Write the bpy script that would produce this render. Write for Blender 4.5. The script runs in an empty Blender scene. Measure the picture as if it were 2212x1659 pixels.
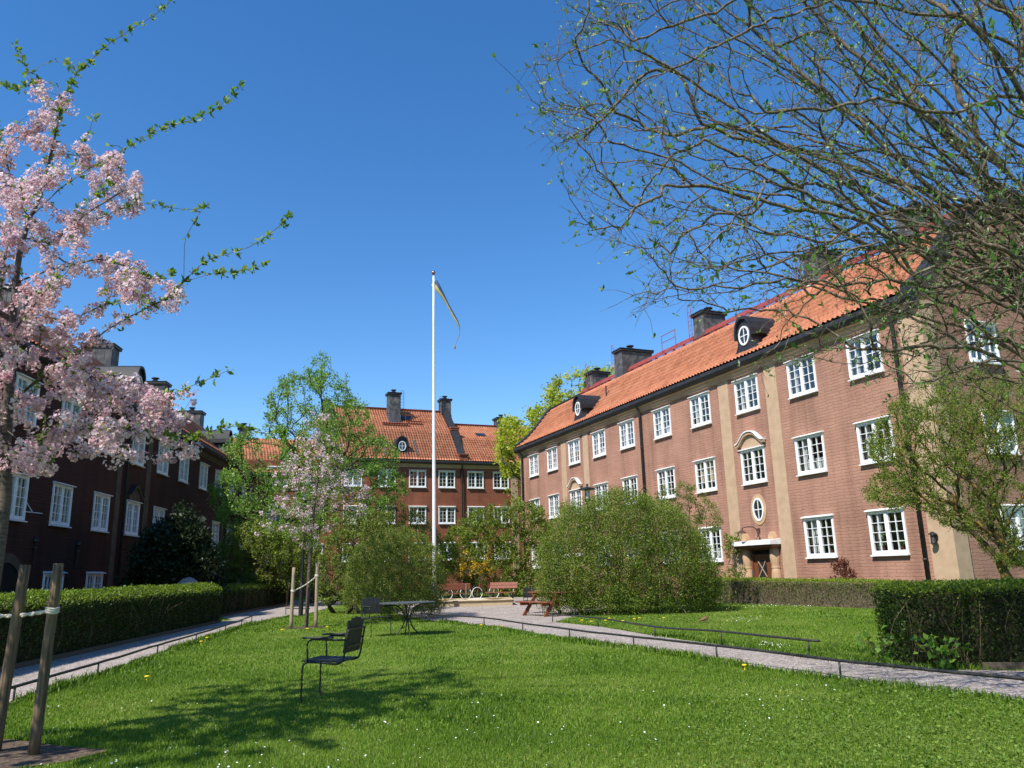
import bpy, math, random
import numpy as np
from mathutils import Vector, Matrix

SC = bpy.context.scene
COL = SC.collection
rad = math.radians

# ------------------------------------------------------------------ camera
FPX, CAMH, PITCH, ROLL = 1700.0, 1.35, rad(13.5), rad(1.5)      # focal length in pixels of a 2212 px wide picture
FW = np.array([0, math.cos(PITCH), math.sin(PITCH)])
_up = np.array([0, -math.sin(PITCH), math.cos(PITCH)])
_rt = np.array([1.0, 0, 0])
CR = _rt * math.cos(ROLL) - _up * math.sin(ROLL)
CU = _rt * math.sin(ROLL) + _up * math.cos(ROLL)
CP = np.array([0, 0, CAMH])
cam = bpy.data.cameras.new("camera")
cam.sensor_width = 36
cam.lens = 36 * FPX / 2212
cam.clip_start = 0.05
cam.clip_end = 2000
camo = bpy.data.objects.new("camera", cam)
COL.objects.link(camo)
camo.matrix_world = Matrix(((CR[0], CU[0], -FW[0], 0), (CR[1], CU[1], -FW[1], 0), (CR[2], CU[2], -FW[2], CAMH), (0, 0, 0, 1)))
SC.camera = camo

# ------------------------------------------------------------------ sky, sun, exposure
SUN_AZ, SUN_EL = 43.0, 49.0          # degrees to the left of straight-behind, and above the horizon
to_sun = Vector((-math.sin(rad(SUN_AZ)) * math.cos(rad(SUN_EL)), -math.cos(rad(SUN_AZ)) * math.cos(rad(SUN_EL)), math.sin(rad(SUN_EL))))
W = bpy.data.worlds.new("World")
SC.world = W
W.use_nodes = True
wn = W.node_tree
wn.nodes.clear()
wo = wn.nodes.new("ShaderNodeOutputWorld")
wb = wn.nodes.new("ShaderNodeBackground")
ws = wn.nodes.new("ShaderNodeTexSky")
ws.sky_type = 'NISHITA'
ws.sun_disc = False
ws.sun_elevation = rad(SUN_EL)
ws.sun_rotation = rad(180 + SUN_AZ)
ws.altitude = 200
ws.air_density = 1.0
ws.dust_density = 0.0
ws.ozone_density = 3.0
wb.inputs["Strength"].default_value = 0.14
wh = wn.nodes.new("ShaderNodeHueSaturation")
wh.inputs["Saturation"].default_value = 1.28
wh.inputs["Hue"].default_value = 0.5035
wn.links.new(ws.outputs[0], wh.inputs["Color"])
wn.links.new(wh.outputs[0], wb.inputs[0])
wn.links.new(wb.outputs[0], wo.inputs[0])
sl = bpy.data.lights.new("sun", 'SUN')
sl.energy = 5.0
sl.angle = rad(0.53)
sl.color = (1.0, 0.955, 0.88)
so = bpy.data.objects.new("sun", sl)
COL.objects.link(so)
so.rotation_euler = to_sun.to_track_quat('Z', 'Y').to_euler()
SC.view_settings.view_transform = 'Standard'
SC.view_settings.look = 'None'
SC.view_settings.exposure = 0.50
SC.view_settings.gamma = 1.0
SC.cycles.max_bounces = 8
SC.cycles.transparent_max_bounces = 16
SC.cycles.caustics_reflective = False
SC.cycles.caustics_refractive = False


def at(x, y, Y):
    """world point that the 2212 px wide picture shows at (x, y), at distance Y in front"""
    d = FW + CR * (x - 1106) / FPX + CU * (829.5 - y) / FPX
    return CP + d * (Y / d[1])


# ------------------------------------------------------------------ materials
def nodes_of(name):
    m = bpy.data.materials.new(name)
    m.use_nodes = True
    nt = m.node_tree
    b = nt.nodes["Principled BSDF"]
    return m, nt, b, nt.nodes["Material Output"]


def N(nt, kind, **kw):
    n = nt.nodes.new(kind)
    for k, v in kw.items():
        if k in ("operation", "blend_type", "data_type", "feature", "wave_type", "bands_direction", "attribute_name", "distance", "noise_dimensions"):
            setattr(n, k, v)
        else:
            n.inputs[k].default_value = v
    return n


def ramp(nt, fac, stops):
    r = nt.nodes.new("ShaderNodeValToRGB")
    el = r.color_ramp.elements
    while len(el) < len(stops):
        el.new(0.5)
    for e, (p, c) in zip(el, stops):
        e.position = p
        e.color = (*c, 1)
    nt.links.new(fac, r.inputs[0])
    return r.outputs[0]


def bump(nt, bsdf, h, strength, dist):
    b = nt.nodes.new("ShaderNodeBump")
    b.inputs["Strength"].default_value = strength
    b.inputs["Distance"].default_value = dist
    nt.links.new(h, b.inputs["Height"])
    nt.links.new(b.outputs[0], bsdf.inputs["Normal"])


def objco(nt):
    return nt.nodes.new("ShaderNodeTexCoord").outputs["Object"]


def mat_noise(name, c1, c2, scale=8, rough=0.7, bstr=0.2, bdist=0.01, metal=0.0, stretch=None, detail=5, spec=0.4, lo=.35, hi=.65):
    m, nt, b, o = nodes_of(name)
    co = objco(nt)
    if stretch:
        mp = nt.nodes.new("ShaderNodeMapping")
        mp.inputs["Scale"].default_value = stretch
        nt.links.new(co, mp.inputs[0])
        co = mp.outputs[0]
    n = N(nt, "ShaderNodeTexNoise", Scale=scale, Detail=detail)
    nt.links.new(co, n.inputs["Vector"])
    nt.links.new(ramp(nt, n.outputs["Fac"], [(lo, c1), (hi, c2)]), b.inputs["Base Color"])
    b.inputs["Roughness"].default_value = rough
    b.inputs["Metallic"].default_value = metal
    b.inputs["Specular IOR Level"].default_value = spec
    if bstr:
        bump(nt, b, n.outputs["Fac"], bstr, bdist)
    return m


def mat_brick(name, c1, c2, mortar, row=0.112):
    m, nt, b, o = nodes_of(name)
    co = objco(nt)
    sep = nt.nodes.new("ShaderNodeSeparateXYZ")
    nt.links.new(co, sep.inputs[0])
    add = N(nt, "ShaderNodeMath", operation='ADD')
    nt.links.new(sep.outputs[0], add.inputs[0])
    nt.links.new(sep.outputs[1], add.inputs[1])
    nz = N(nt, "ShaderNodeTexNoise", Scale=2.2, Detail=6)
    nt.links.new(co, nz.inputs["Vector"])
    dz = N(nt, "ShaderNodeMath", operation='MULTIPLY_ADD')
    dz.inputs[1].default_value = 0.13
    nt.links.new(nz.outputs["Fac"], dz.inputs[0])
    nz2 = N(nt, "ShaderNodeTexNoise", Scale=7.5, Detail=5)
    nt.links.new(co, nz2.inputs["Vector"])
    dz2 = N(nt, "ShaderNodeMath", operation='MULTIPLY_ADD')
    dz2.inputs[1].default_value = 0.07
    nt.links.new(nz2.outputs["Fac"], dz2.inputs[0])
    nt.links.new(sep.outputs[2], dz2.inputs[2])
    nt.links.new(dz2.outputs[0], dz.inputs[2])
    cmb = nt.nodes.new("ShaderNodeCombineXYZ")
    nt.links.new(add.outputs[0], cmb.inputs[0])
    nt.links.new(dz.outputs[0], cmb.inputs[1])
    br = N(nt, "ShaderNodeTexBrick", Scale=1.0)
    br.inputs["Brick Width"].default_value = 0.72
    br.inputs["Row Height"].default_value = row
    br.inputs["Mortar Size"].default_value = 0.012
    br.inputs["Mortar Smooth"].default_value = 0.6
    br.inputs["Color1"].default_value = (*c1, 1)
    br.inputs["Color2"].default_value = (*c2, 1)
    br.inputs["Mortar"].default_value = (*mortar, 1)
    nt.links.new(cmb.outputs[0], br.inputs["Vector"])
    n2 = N(nt, "ShaderNodeTexNoise", Scale=0.55, Detail=8)
    nt.links.new(co, n2.inputs["Vector"])
    mx = N(nt, "ShaderNodeMix", data_type='RGBA', blend_type='MULTIPLY')
    mx.inputs["Factor"].default_value = 1.0
    nt.links.new(br.outputs["Color"], mx.inputs["A"])
    nt.links.new(ramp(nt, n2.outputs["Fac"], [(.3, (.80, .78, .78)), (.7, (1.12, 1.1, 1.08))]), mx.inputs["B"])
    mp = nt.nodes.new("ShaderNodeMapping")
    mp.inputs["Scale"].default_value = (2.2, 2.2, .22)
    nt.links.new(co, mp.inputs[0])
    n4 = N(nt, "ShaderNodeTexNoise", Scale=1.0, Detail=7)
    nt.links.new(mp.outputs[0], n4.inputs["Vector"])
    mx2 = N(nt, "ShaderNodeMix", data_type='RGBA', blend_type='MULTIPLY')
    mx2.inputs["Factor"].default_value = 1.0
    nt.links.new(mx.outputs["Result"], mx2.inputs["A"])
    nt.links.new(ramp(nt, n4.outputs["Fac"], [(.32, (.80, .78, .77)), (.5, (1.0, 1.0, 1.0)), (.7, (1.06, 1.05, 1.05))]), mx2.inputs["B"])
    nt.links.new(mx2.outputs["Result"], b.inputs["Base Color"])
    b.inputs["Roughness"].default_value = 0.85
    b.inputs["Specular IOR Level"].default_value = 0.2
    n3 = N(nt, "ShaderNodeTexNoise", Scale=22, Detail=4)
    nt.links.new(co, n3.inputs["Vector"])
    h = N(nt, "ShaderNodeMath", operation='MULTIPLY_ADD')
    h.inputs[1].default_value = -1.0
    nt.links.new(br.outputs["Fac"], h.inputs[0])
    nt.links.new(n3.outputs["Fac"], h.inputs[2])
    bump(nt, b, h.outputs[0], .75, 0.016)
    return m


def mat_leaf(name, stops, trans=0.35, rough=0.5, spec=0.3, tcol=1.3, tb=.55):
    """colour from the per-vertex 'tint' (0..1); part of the light passes through"""
    m, nt, b, o = nodes_of(name)
    a = nt.nodes.new("ShaderNodeAttribute")
    a.attribute_name = "tint"
    c = ramp(nt, a.outputs["Fac"], stops)
    nt.links.new(c, b.inputs["Base Color"])
    b.inputs["Roughness"].default_value = rough
    b.inputs["Specular IOR Level"].default_value = spec
    t = nt.nodes.new("ShaderNodeBsdfTranslucent")
    g = N(nt, "ShaderNodeMix", data_type='RGBA', blend_type='MULTIPLY')
    g.inputs["Factor"].default_value = 1
    g.inputs["B"].default_value = (tcol, tcol * 1.05, tcol * tb, 1)
    nt.links.new(c, g.inputs["A"])
    nt.links.new(g.outputs["Result"], t.inputs["Color"])
    mx = nt.nodes.new("ShaderNodeMixShader")
    mx.inputs[0].default_value = trans
    nt.links.new(b.outputs[0], mx.inputs[1])
    nt.links.new(t.outputs[0], mx.inputs[2])
    nt.links.new(mx.outputs[0], o.inputs[0])
    return m


def mat_glass(name):
    m, nt, b, o = nodes_of(name)
    t = nt.nodes.new("ShaderNodeBsdfTransparent")
    t.inputs[0].default_value = (.90, .93, .93, 1)
    g = nt.nodes.new("ShaderNodeBsdfGlossy")
    g.inputs["Roughness"].default_value = 0.01
    lw_ = N(nt, "ShaderNodeLayerWeight", Blend=.5)
    pw = N(nt, "ShaderNodeMath", operation='POWER')
    pw.inputs[1].default_value = 3.0
    nt.links.new(lw_.outputs["Facing"], pw.inputs[0])
    f = N(nt, "ShaderNodeMath", operation='MULTIPLY_ADD')
    f.inputs[1].default_value = .8
    f.inputs[2].default_value = .13
    nt.links.new(pw.outputs[0], f.inputs[0])
    n = N(nt, "ShaderNodeTexNoise", Scale=1.6, Detail=1)
    nt.links.new(objco(nt), n.inputs["Vector"])
    bp = nt.nodes.new("ShaderNodeBump")
    bp.inputs["Strength"].default_value = 0.25
    bp.inputs["Distance"].default_value = 0.03
    nt.links.new(n.outputs["Fac"], bp.inputs["Height"])
    nt.links.new(bp.outputs[0], g.inputs["Normal"])
    mx = nt.nodes.new("ShaderNodeMixShader")
    nt.links.new(f.outputs[0], mx.inputs[0])
    nt.links.new(t.outputs[0], mx.inputs[1])
    nt.links.new(g.outputs[0], mx.inputs[2])
    nt.links.new(mx.outputs[0], o.inputs[0])
    return m


def mat_tile():
    m, nt, b, o = nodes_of("roof_tile_clay")
    a = nt.nodes.new("ShaderNodeAttribute")
    a.attribute_name = "tint"
    co = objco(nt)
    n = N(nt, "ShaderNodeTexNoise", Scale=0.9, Detail=8)
    nt.links.new(co, n.inputs["Vector"])
    s = N(nt, "ShaderNodeMath", operation='MULTIPLY_ADD')
    s.inputs[1].default_value = 0.45
    nt.links.new(n.outputs["Fac"], s.inputs[0])
    ml = N(nt, "ShaderNodeMath", operation='MULTIPLY')
    ml.inputs[1].default_value = 0.55
    nt.links.new(a.outputs["Fac"], ml.inputs[0])
    nt.links.new(ml.outputs[0], s.inputs[2])
    c = ramp(nt, s.outputs[0], [(.22, (.24, .085, .052)), (.42, (.42, .155, .08)), (.62, (.50, .20, .108)), (.82, (.52, .25, .155))])
    nt.links.new(c, b.inputs["Base Color"])
    b.inputs["Roughness"].default_value = 0.75
    b.inputs["Specular IOR Level"].default_value = 0.25
    n3 = N(nt, "ShaderNodeTexNoise", Scale=40, Detail=3)
    nt.links.new(co, n3.inputs["Vector"])
    bump(nt, b, n3.outputs["Fac"], 0.3, 0.006)
    return m


def mat_gravel():
    m, nt, b, o = nodes_of("gravel_grey")
    co = objco(nt)
    v = N(nt, "ShaderNodeTexVoronoi", Scale=48)
    nt.links.new(co, v.inputs["Vector"])
    sp = nt.nodes.new("ShaderNodeSeparateColor")
    nt.links.new(v.outputs["Color"], sp.inputs[0])
    c = ramp(nt, sp.outputs[0], [(.05, (.15, .122, .10)), (.4, (.31, .262, .228)), (.75, (.43, .37, .325)), (1., (.62, .555, .50))])
    n = N(nt, "ShaderNodeTexNoise", Scale=1.1, Detail=6)
    nt.links.new(co, n.inputs["Vector"])
    mx = N(nt, "ShaderNodeMix", data_type='RGBA', blend_type='MULTIPLY')
    mx.inputs["Factor"].default_value = 1
    nt.links.new(c, mx.inputs["A"])
    nt.links.new(ramp(nt, n.outputs["Fac"], [(.3, (.80, .78, .76)), (.65, (1.05, 1.03, 1.02))]), mx.inputs["B"])
    nt.links.new(mx.outputs["Result"], b.inputs["Base Color"])
    b.inputs["Roughness"].default_value = 0.9
    bump(nt, b, v.outputs["Distance"], 1.0, 0.012)
    return m


def mat_ground():
    m, nt, b, o = nodes_of("lawn_soil_green")
    co = objco(nt)
    n = N(nt, "ShaderNodeTexNoise", Scale=1.2, Detail=9)
    n2 = N(nt, "ShaderNodeTexNoise", Scale=30, Detail=5)
    nt.links.new(co, n.inputs["Vector"])
    nt.links.new(co, n2.inputs["Vector"])
    ad = N(nt, "ShaderNodeMath", operation='MULTIPLY_ADD')
    ad.inputs[1].default_value = .5
    nt.links.new(n2.outputs["Fac"], ad.inputs[0])
    hf = N(nt, "ShaderNodeMath", operation='MULTIPLY')
    hf.inputs[1].default_value = .5
    nt.links.new(n.outputs["Fac"], hf.inputs[0])
    nt.links.new(hf.outputs[0], ad.inputs[2])
    c = ramp(nt, ad.outputs[0], [(.35, (.070, .110, .014)), (.5, (.115, .185, .02)), (.62, (.165, .225, .04))])
    nt.links.new(c, b.inputs["Base Color"])
    b.inputs["Roughness"].default_value = .9
    b.inputs["Specular IOR Level"].default_value = .1
    bump(nt, b, n2.outputs["Fac"], 1.0, .05)
    return m


M = {}
M['brick'] = mat_brick("brick_red_painted", (.375, .208, .148), (.345, .186, .131), (.305, .163, .115))
M['brick_red'] = mat_brick("brick_dark_red", (.30, .108, .064), (.27, .094, .055), (.21, .074, .045), .10)
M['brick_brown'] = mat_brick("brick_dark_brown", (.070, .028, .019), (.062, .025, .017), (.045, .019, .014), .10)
M['plaster'] = mat_noise("plaster_ochre", (.40, .275, .175), (.47, .325, .215), 3.0, .9, .5, .012, spec=.15)
M['plaster_shaded'] = mat_noise("plaster_ochre_shaded", (.09, .065, .045), (.13, .095, .066), 3.0, .9, .5, .012, spec=.15)  # darker copy of the ochre plaster; left facade's shade is in the colour
M['stone'] = mat_noise("stone_ochre_smooth", (.42, .27, .155), (.50, .33, .20), 4.0, .8, .3, .01, spec=.2)
M['tile'] = mat_tile()
M['black_metal'] = mat_noise("sheet_metal_black", (.016, .016, .018), (.03, .03, .033), 6, .55, .1, .01)
M['dark_metal'] = mat_noise("sheet_metal_grey", (.05, .052, .055), (.10, .10, .105), 3, .6, .2, .01, stretch=(1, 1, .3))
M['slate'] = mat_noise("chimney_sheet_worn", (.045, .046, .05), (.17, .155, .14), 2.6, .7, .3, .01, detail=9, lo=.42, hi=.75)
M['red_metal'] = mat_noise("red_painted_steel", (.20, .035, .028), (.27, .052, .04), 5, .5, .05)
M['white'] = mat_noise("white_gloss_paint", (.72, .72, .71), (.82, .82, .81), 5, .45, .05, .004)
M['white_sheet'] = mat_noise("white_sheet_metal", (.66, .66, .66), (.80, .80, .79), 4, .5, .1, .005)
M['glass'] = mat_glass("window_glass")
M['darkglass'] = mat_noise("dark_pane", (.012, .014, .016), (.03, .033, .036), 2, .04, 0, spec=.9)
M['room'] = mat_noise("room_dark_wall", (.10, .09, .08), (.17, .155, .14), 2, .9, 0)
M['curtain'] = mat_noise("curtain_white_cotton", (.50, .49, .47), (.66, .65, .62), 9, .9, .1, .01, stretch=(6, 6, .4))
M['blind'] = mat_noise("blind_beige", (.50, .38, .22), (.62, .49, .31), 8, .9, 0, stretch=(1, 1, 9))
M['door_red'] = mat_noise("door_red_brown", (.13, .045, .022), (.17, .06, .03), 4, .4, .05, stretch=(6, 6, .6))
M['rust'] = mat_noise("rusty_iron", (.045, .025, .018), (.10, .045, .028), 9, .7, .2)
M['iron'] = mat_noise("black_iron_paint", (.010, .011, .011), (.022, .023, .022), 14, .42, .12, .004)
M['pipe'] = mat_noise("rail_tar_paint", (.012, .012, .011), (.035, .033, .028), 16, .55, .3, .004, detail=8)
M['wood_stake'] = mat_noise("stake_weathered_wood", (.07, .045, .024), (.20, .130, .068), 9, .8, .35, .006, stretch=(6, 6, .35), detail=8)
M['wood_grey'] = mat_noise("stake_pale_wood", (.22, .165, .10), (.36, .28, .18), 9, .8, .3, .006, stretch=(6, 6, .35), detail=8)
M['wood_red'] = mat_noise("bench_red_wood", (.17, .052, .028), (.24, .078, .042), 6, .55, .2, .005, stretch=(1.2, 6, 6), detail=7)
M['wood_dark'] = mat_noise("chair_slats_black_oil", (.020, .021, .019), (.042, .042, .036), 7, .6, .3, .005, stretch=(8, 8, .8), detail=8)
M['wood_table'] = mat_noise("table_slats_dark", (.055, .058, .055), (.10, .105, .10), 7, .55, .2, .005, stretch=(1, 8, 8))
M['wood_box'] = mat_noise("sandbox_pine", (.36, .27, .15), (.50, .39, .24), 5, .8, .3, .006, stretch=(.8, 6, 6), detail=7)
M['wood_edge'] = mat_noise("edging_board_brown", (.06, .045, .03), (.12, .09, .06), 7, .85, .2, .006, stretch=(.6, 6, 6))
M['sand'] = mat_noise("sand_pale", (.44, .37, .27), (.55, .47, .36), 20, .95, .5, .02)
M['soil'] = mat_noise("soil_brown", (.075, .052, .036), (.15, .11, .08), 22, .95, 1.0, .03, detail=9, spec=.1)
M['rope'] = mat_noise("tie_strap_jute", (.50, .44, .33), (.64, .58, .46), 30, .9, .3, .004)
M['bark'] = mat_noise("bark_brown_grey", (.075, .055, .035), (.25, .185, .115), 26, .9, .7, .008, stretch=(1, 1, .35), detail=8, spec=.15)
M['bark_grey'] = mat_noise("bark_grey_brown", (.055, .043, .030), (.23, .18, .125), 26, .9, .7, .006, stretch=(1, 1, .4), detail=8, spec=.15)
M['bark_dark'] = mat_noise("bark_dark", (.035, .027, .021), (.095, .075, .058), 30, .9, .6, .006, stretch=(1, 1, .4), detail=8, spec=.15)
M['bark_cherry'] = mat_noise("bark_cherry", (.045, .032, .026), (.13, .095, .075), 24, .6, .5, .005, stretch=(.5, .5, 2.2), detail=7)
M['bark_lichen'] = mat_noise("bark_orange_lichen", (.075, .058, .036), (.36, .22, .045), 6, .9, .5, .008, detail=9, spec=.15, lo=.45, hi=.72)
M['gravel'] = mat_gravel()
M['ground'] = mat_ground()
M['bird'] = mat_noise("bird_brown_feather", (.13, .065, .032), (.22, .115, .06), 30, .8, .2, .004)
M['opal'] = mat_noise("lamp_opal_glass", (.62, .58, .50), (.70, .66, .58), 5, .35, 0)
M['rock'] = mat_noise("boulder_pale", (.22, .18, .165), (.34, .285, .26), 6, .9, .4, .02)
M['chrome'] = mat_noise("bicycle_white_tyre", (.72, .72, .70), (.82, .82, .80), 5, .5, 0)
M['grass'] = mat_leaf("grass_blades", [(0, (.052, .106, .011)), (.35, (.112, .205, .016)), (.7, (.180, .275, .026)), (1, (.31, .31, .09))], .36, .45, .25, tb=.5)
M['weed'] = mat_leaf("weed_leaves", [(0, (.08, .155, .018)), (1, (.20, .28, .045))], .3)
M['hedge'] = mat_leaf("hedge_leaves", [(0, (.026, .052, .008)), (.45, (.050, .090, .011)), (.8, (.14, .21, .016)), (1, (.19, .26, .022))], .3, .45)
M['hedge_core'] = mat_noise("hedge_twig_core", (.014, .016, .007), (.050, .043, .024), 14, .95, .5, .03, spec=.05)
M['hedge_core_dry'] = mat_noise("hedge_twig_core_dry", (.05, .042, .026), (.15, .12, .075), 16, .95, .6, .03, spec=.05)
M['leaf_green'] = mat_leaf("leaf_fresh_green", [(0, (0.064, 0.160, 0.026)), (.5, (0.120, 0.256, 0.032)), (1, (0.224, 0.360, 0.048))], .38)
M['leaf_bluegreen'] = mat_leaf("leaf_tree_green", [(0, (.08, .19, .03)), (.5, (.17, .31, .05)), (1, (.31, .42, .09))], .38)
M['leaf_lilac'] = mat_leaf("leaf_lilac", [(0, (.075, .120, .018)), (.5, (.145, .205, .026)), (1, (.26, .315, .042))], .35)
M['leaf_olive'] = mat_leaf("leaf_olive", [(0, (0.076, 0.111, 0.020)), (.5, (0.145, 0.196, 0.031)), (1, (0.255, 0.289, 0.044))], .35)
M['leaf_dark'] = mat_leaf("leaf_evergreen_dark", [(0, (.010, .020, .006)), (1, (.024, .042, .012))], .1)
M['leaf_yellow'] = mat_leaf("leaf_maple_yellow", [(0, (.22, .29, .025)), (.5, (.38, .43, .035)), (1, (.52, .53, .07))], .45)
M['leaf_silver'] = mat_leaf("leaf_silver_bud", [(0, (.07, .17, .025)), (.5, (.15, .26, .06)), (.8, (.33, .40, .24)), (1, (.50, .54, .42))], .35)
M['leaf_cherry'] = mat_leaf("leaf_cherry_young", [(0, (0.063, 0.147, 0.020)), (.5, (0.140, 0.252, 0.028)), (1, (0.280, 0.322, 0.042))], .42)
M['leaf_red'] = mat_leaf("leaf_copper_red", [(0, (.10, .03, .022)), (1, (.20, .07, .04))], .3)
M['flower_orange'] = mat_leaf("flower_forsythia", [(0, (.38, .24, .012)), (1, (.58, .38, .02))], .3)
M['blossom'] = mat_leaf("blossom_pink", [(0, (.56, .28, .34)), (.3, (.78, .54, .60)), (.7, (.87, .73, .77)), (1, (.90, .84, .86))], .42, .6, .2, tcol=1.0, tb=.95)
M['daisy'] = mat_noise("daisy_white", (.75, .75, .72), (.82, .82, .80), 5, .7, 0)
M['dandelion'] = mat_noise("dandelion_yellow", (.75, .50, .01), (.85, .62, .02), 5, .7, 0)
M['flag_blue'] = mat_noise("pennant_blue", (.012, .035, .10), (.02, .05, .13), 6, .7, .1)
M['flag_yellow'] = mat_noise("pennant_yellow", (.34, .28, .07), (.44, .37, .10), 6, .7, .1)
M['gold'] = mat_noise("pole_ball_bronze", (.30, .17, .12), (.40, .24, .16), 6, .25, 0, metal=.8)


# ------------------------------------------------------------------ mesh helpers
class MB:
    """collects shapes, built as ONE mesh object"""

    def __init__(s):
        s.v, s.f, s.m = [], [], []

    def add(s, vs, fs, mi=0):
        o = len(s.v)
        s.v += [tuple(map(float, v)) for v in vs]
        s.f += [tuple(i + o for i in f) for f in fs]
        s.m += [mi] * len(fs)
        return s

    def box(s, x0, x1, y0, y1, z0, z1, mi=0, bev=0.0, T=None):
        if bev > 0:
            b = min(bev, abs(x1 - x0) * .45, abs(y1 - y0) * .45, abs(z1 - z0) * .45)
            vs, idx = [], {}
            X, Y, Z = (x0, x1), (y0, y1), (z0, z1)
            for i in (0, 1):
                for j in (0, 1):
                    for k in (0, 1):
                        sx, sy, sz = 1 - 2 * i, 1 - 2 * j, 1 - 2 * k
                        c = (X[i], Y[j], Z[k])
                        for a in range(3):
                            p = [c[0] + sx * b, c[1] + sy * b, c[2] + sz * b]
                            p[a] = c[a]
                            idx[i, j, k, a] = len(vs)
                            vs.append(p)
            fs = []

            def q(a, b_, c_, d_):
                fs.append((a, b_, c_, d_))
            for a in range(3):
                for side in (0, 1):
                    ring = []
                    for (p, r) in ((0, 0), (1, 0), (1, 1), (0, 1)):
                        k = [0, 0, 0]
                        k[a] = side
                        k[(a + 1) % 3] = p
                        k[(a + 2) % 3] = r
                        ring.append(idx[(*k, a)])
                    fs.append(tuple(ring if side else ring[::-1]))
            for a in range(3):
                b1, c1 = (a + 1) % 3, (a + 2) % 3
                for p in (0, 1):
                    for r in (0, 1):
                        k0 = [0, 0, 0]
                        k0[b1], k0[c1] = p, r
                        k1 = list(k0)
                        k1[a] = 1
                        ring = [idx[(*k0, b1)], idx[(*k1, b1)], idx[(*k1, c1)], idx[(*k0, c1)]]
                        fs.append(tuple(ring if p == r else ring[::-1]))
            for i in (0, 1):
                for j in (0, 1):
                    for k in (0, 1):
                        t = (idx[i, j, k, 0], idx[i, j, k, 1], idx[i, j, k, 2])
                        fs.append(t if (i + j + k) % 2 else t[::-1])
        else:
            vs = [(x0, y0, z0), (x1, y0, z0), (x1, y1, z0), (x0, y1, z0), (x0, y0, z1), (x1, y0, z1), (x1, y1, z1), (x0, y1, z1)]
            fs = [(3, 2, 1, 0), (4, 5, 6, 7), (0, 1, 5, 4), (1, 2, 6, 5), (2, 3, 7, 6), (3, 0, 4, 7)]
        if T is not None:
            vs = [T @ Vector(v) for v in vs]
        return s.add(vs, fs, mi)

    def bar(s, a, b, w, h, mi=0, up=(0, 0, 1), bev=0.0):
        """square bar from a to b"""
        a, b = Vector(a), Vector(b)
        t = (b - a)
        L = t.length
        t.normalize()
        u = Vector(up)
        if abs(t.dot(u)) > .98:
            u = Vector((0, 1, 0))
        x = t.cross(u).normalized()
        z = x.cross(t)
        T = Matrix(((t.x, x.x, z.x, a.x), (t.y, x.y, z.y, a.y), (t.z, x.z, z.z, a.z), (0, 0, 0, 1)))
        return s.box(0, L, -w / 2, w / 2, -h / 2, h / 2, mi, bev, T)

    def tube(s, pts, r, n=8, mi=0, cap=True):
        P = np.array(pts, float)
        k = len(P)
        R = np.full(k, r) if np.isscalar(r) else np.array(r, float)
        T = np.gradient(P, axis=0)
        T /= np.linalg.norm(T, axis=1)[:, None] + 1e-12
        ref = np.array([0, 0, 1.0]) if abs(T[:, 2]).mean() < .8 else np.array([1.0, .1, 0])
        A = np.cross(T, ref)
        A /= np.linalg.norm(A, axis=1)[:, None] + 1e-12
        B = np.cross(T, A)
        an = np.linspace(0, 2 * math.pi, n, endpoint=False)
        V = P[:, None] + R[:, None, None] * (np.cos(an)[None, :, None] * A[:, None] + np.sin(an)[None, :, None] * B[:, None])
        fs = []
        for i in range(k - 1):
            for j in range(n):
                j2 = (j + 1) % n
                fs.append((i * n + j, i * n + j2, (i + 1) * n + j2, (i + 1) * n + j))
        if cap:
            fs.append(tuple(range(n))[::-1])
            fs.append(tuple((k - 1) * n + j for j in range(n)))
        return s.add(V.reshape(-1, 3), fs, mi)

    def lathe(s, prof, n=20, mi=0, c=(0, 0), sx=1, sy=1):
        vs, fs = [], []
        for r, z in prof:
            for j in range(n):
                a = 2 * math.pi * j / n
                vs.append((c[0] + r * sx * math.cos(a), c[1] + r * sy * math.sin(a), z))
        for i in range(len(prof) - 1):
            for j in range(n):
                j2 = (j + 1) % n
                fs.append((i * n + j, i * n + j2, (i + 1) * n + j2, (i + 1) * n + j))
        fs.append(tuple(range(n))[::-1])
        fs.append(tuple((len(prof) - 1) * n + j for j in range(n)))
        return s.add(vs, fs, mi)

    def prism(s, outline, y0, y1, mi=0, plane='xz'):
        """outline in (x,z) pushed from y0 to y1 (or (y,z) pushed along x)"""
        n = len(outline)
        if plane == 'xz':
            vs = [(x, y0, z) for x, z in outline] + [(x, y1, z) for x, z in outline]
        else:
            vs = [(y0, y, z) for y, z in outline] + [(y1, y, z) for y, z in outline]
        fs = [tuple(range(n)), tuple(range(n, 2 * n))[::-1]]
        for i in range(n):
            j = (i + 1) % n
            fs.append((i, i + n, j + n, j))
        return s.add(vs, fs, mi)

    def mesh(s, name, mats, smooth=False):
        me = bpy.data.meshes.new(name)
        me.from_pydata(s.v, [], s.f)
        for m in (mats if isinstance(mats, (list, tuple)) else [mats]):
            me.materials.append(M[m] if isinstance(m, str) else m)
        me.polygons.foreach_set("material_index", s.m)
        if smooth:
            me.polygons.foreach_set("use_smooth", [True] * len(s.f))
        me.update()
        return me

    def build(s, name, mats, parent=None, smooth=False, loc=None):
        return obj(name, s.mesh(name, mats, smooth), parent, loc)


def obj(name, me, parent=None, loc=None, rz=0.0):
    o = bpy.data.objects.new(name, me)
    COL.objects.link(o)
    if parent is not None:
        o.parent = parent
    if loc is not None:
        o.location = loc
    if rz:
        o.rotation_euler = (0, 0, rz)
    return o


def tag(o, label=None, cat=None, group=None, kind=None):
    if label:
        o["label"] = label
    if cat:
        o["category"] = cat
    if group:
        o["group"] = group
    if kind:
        o["kind"] = kind
    return o


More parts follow.
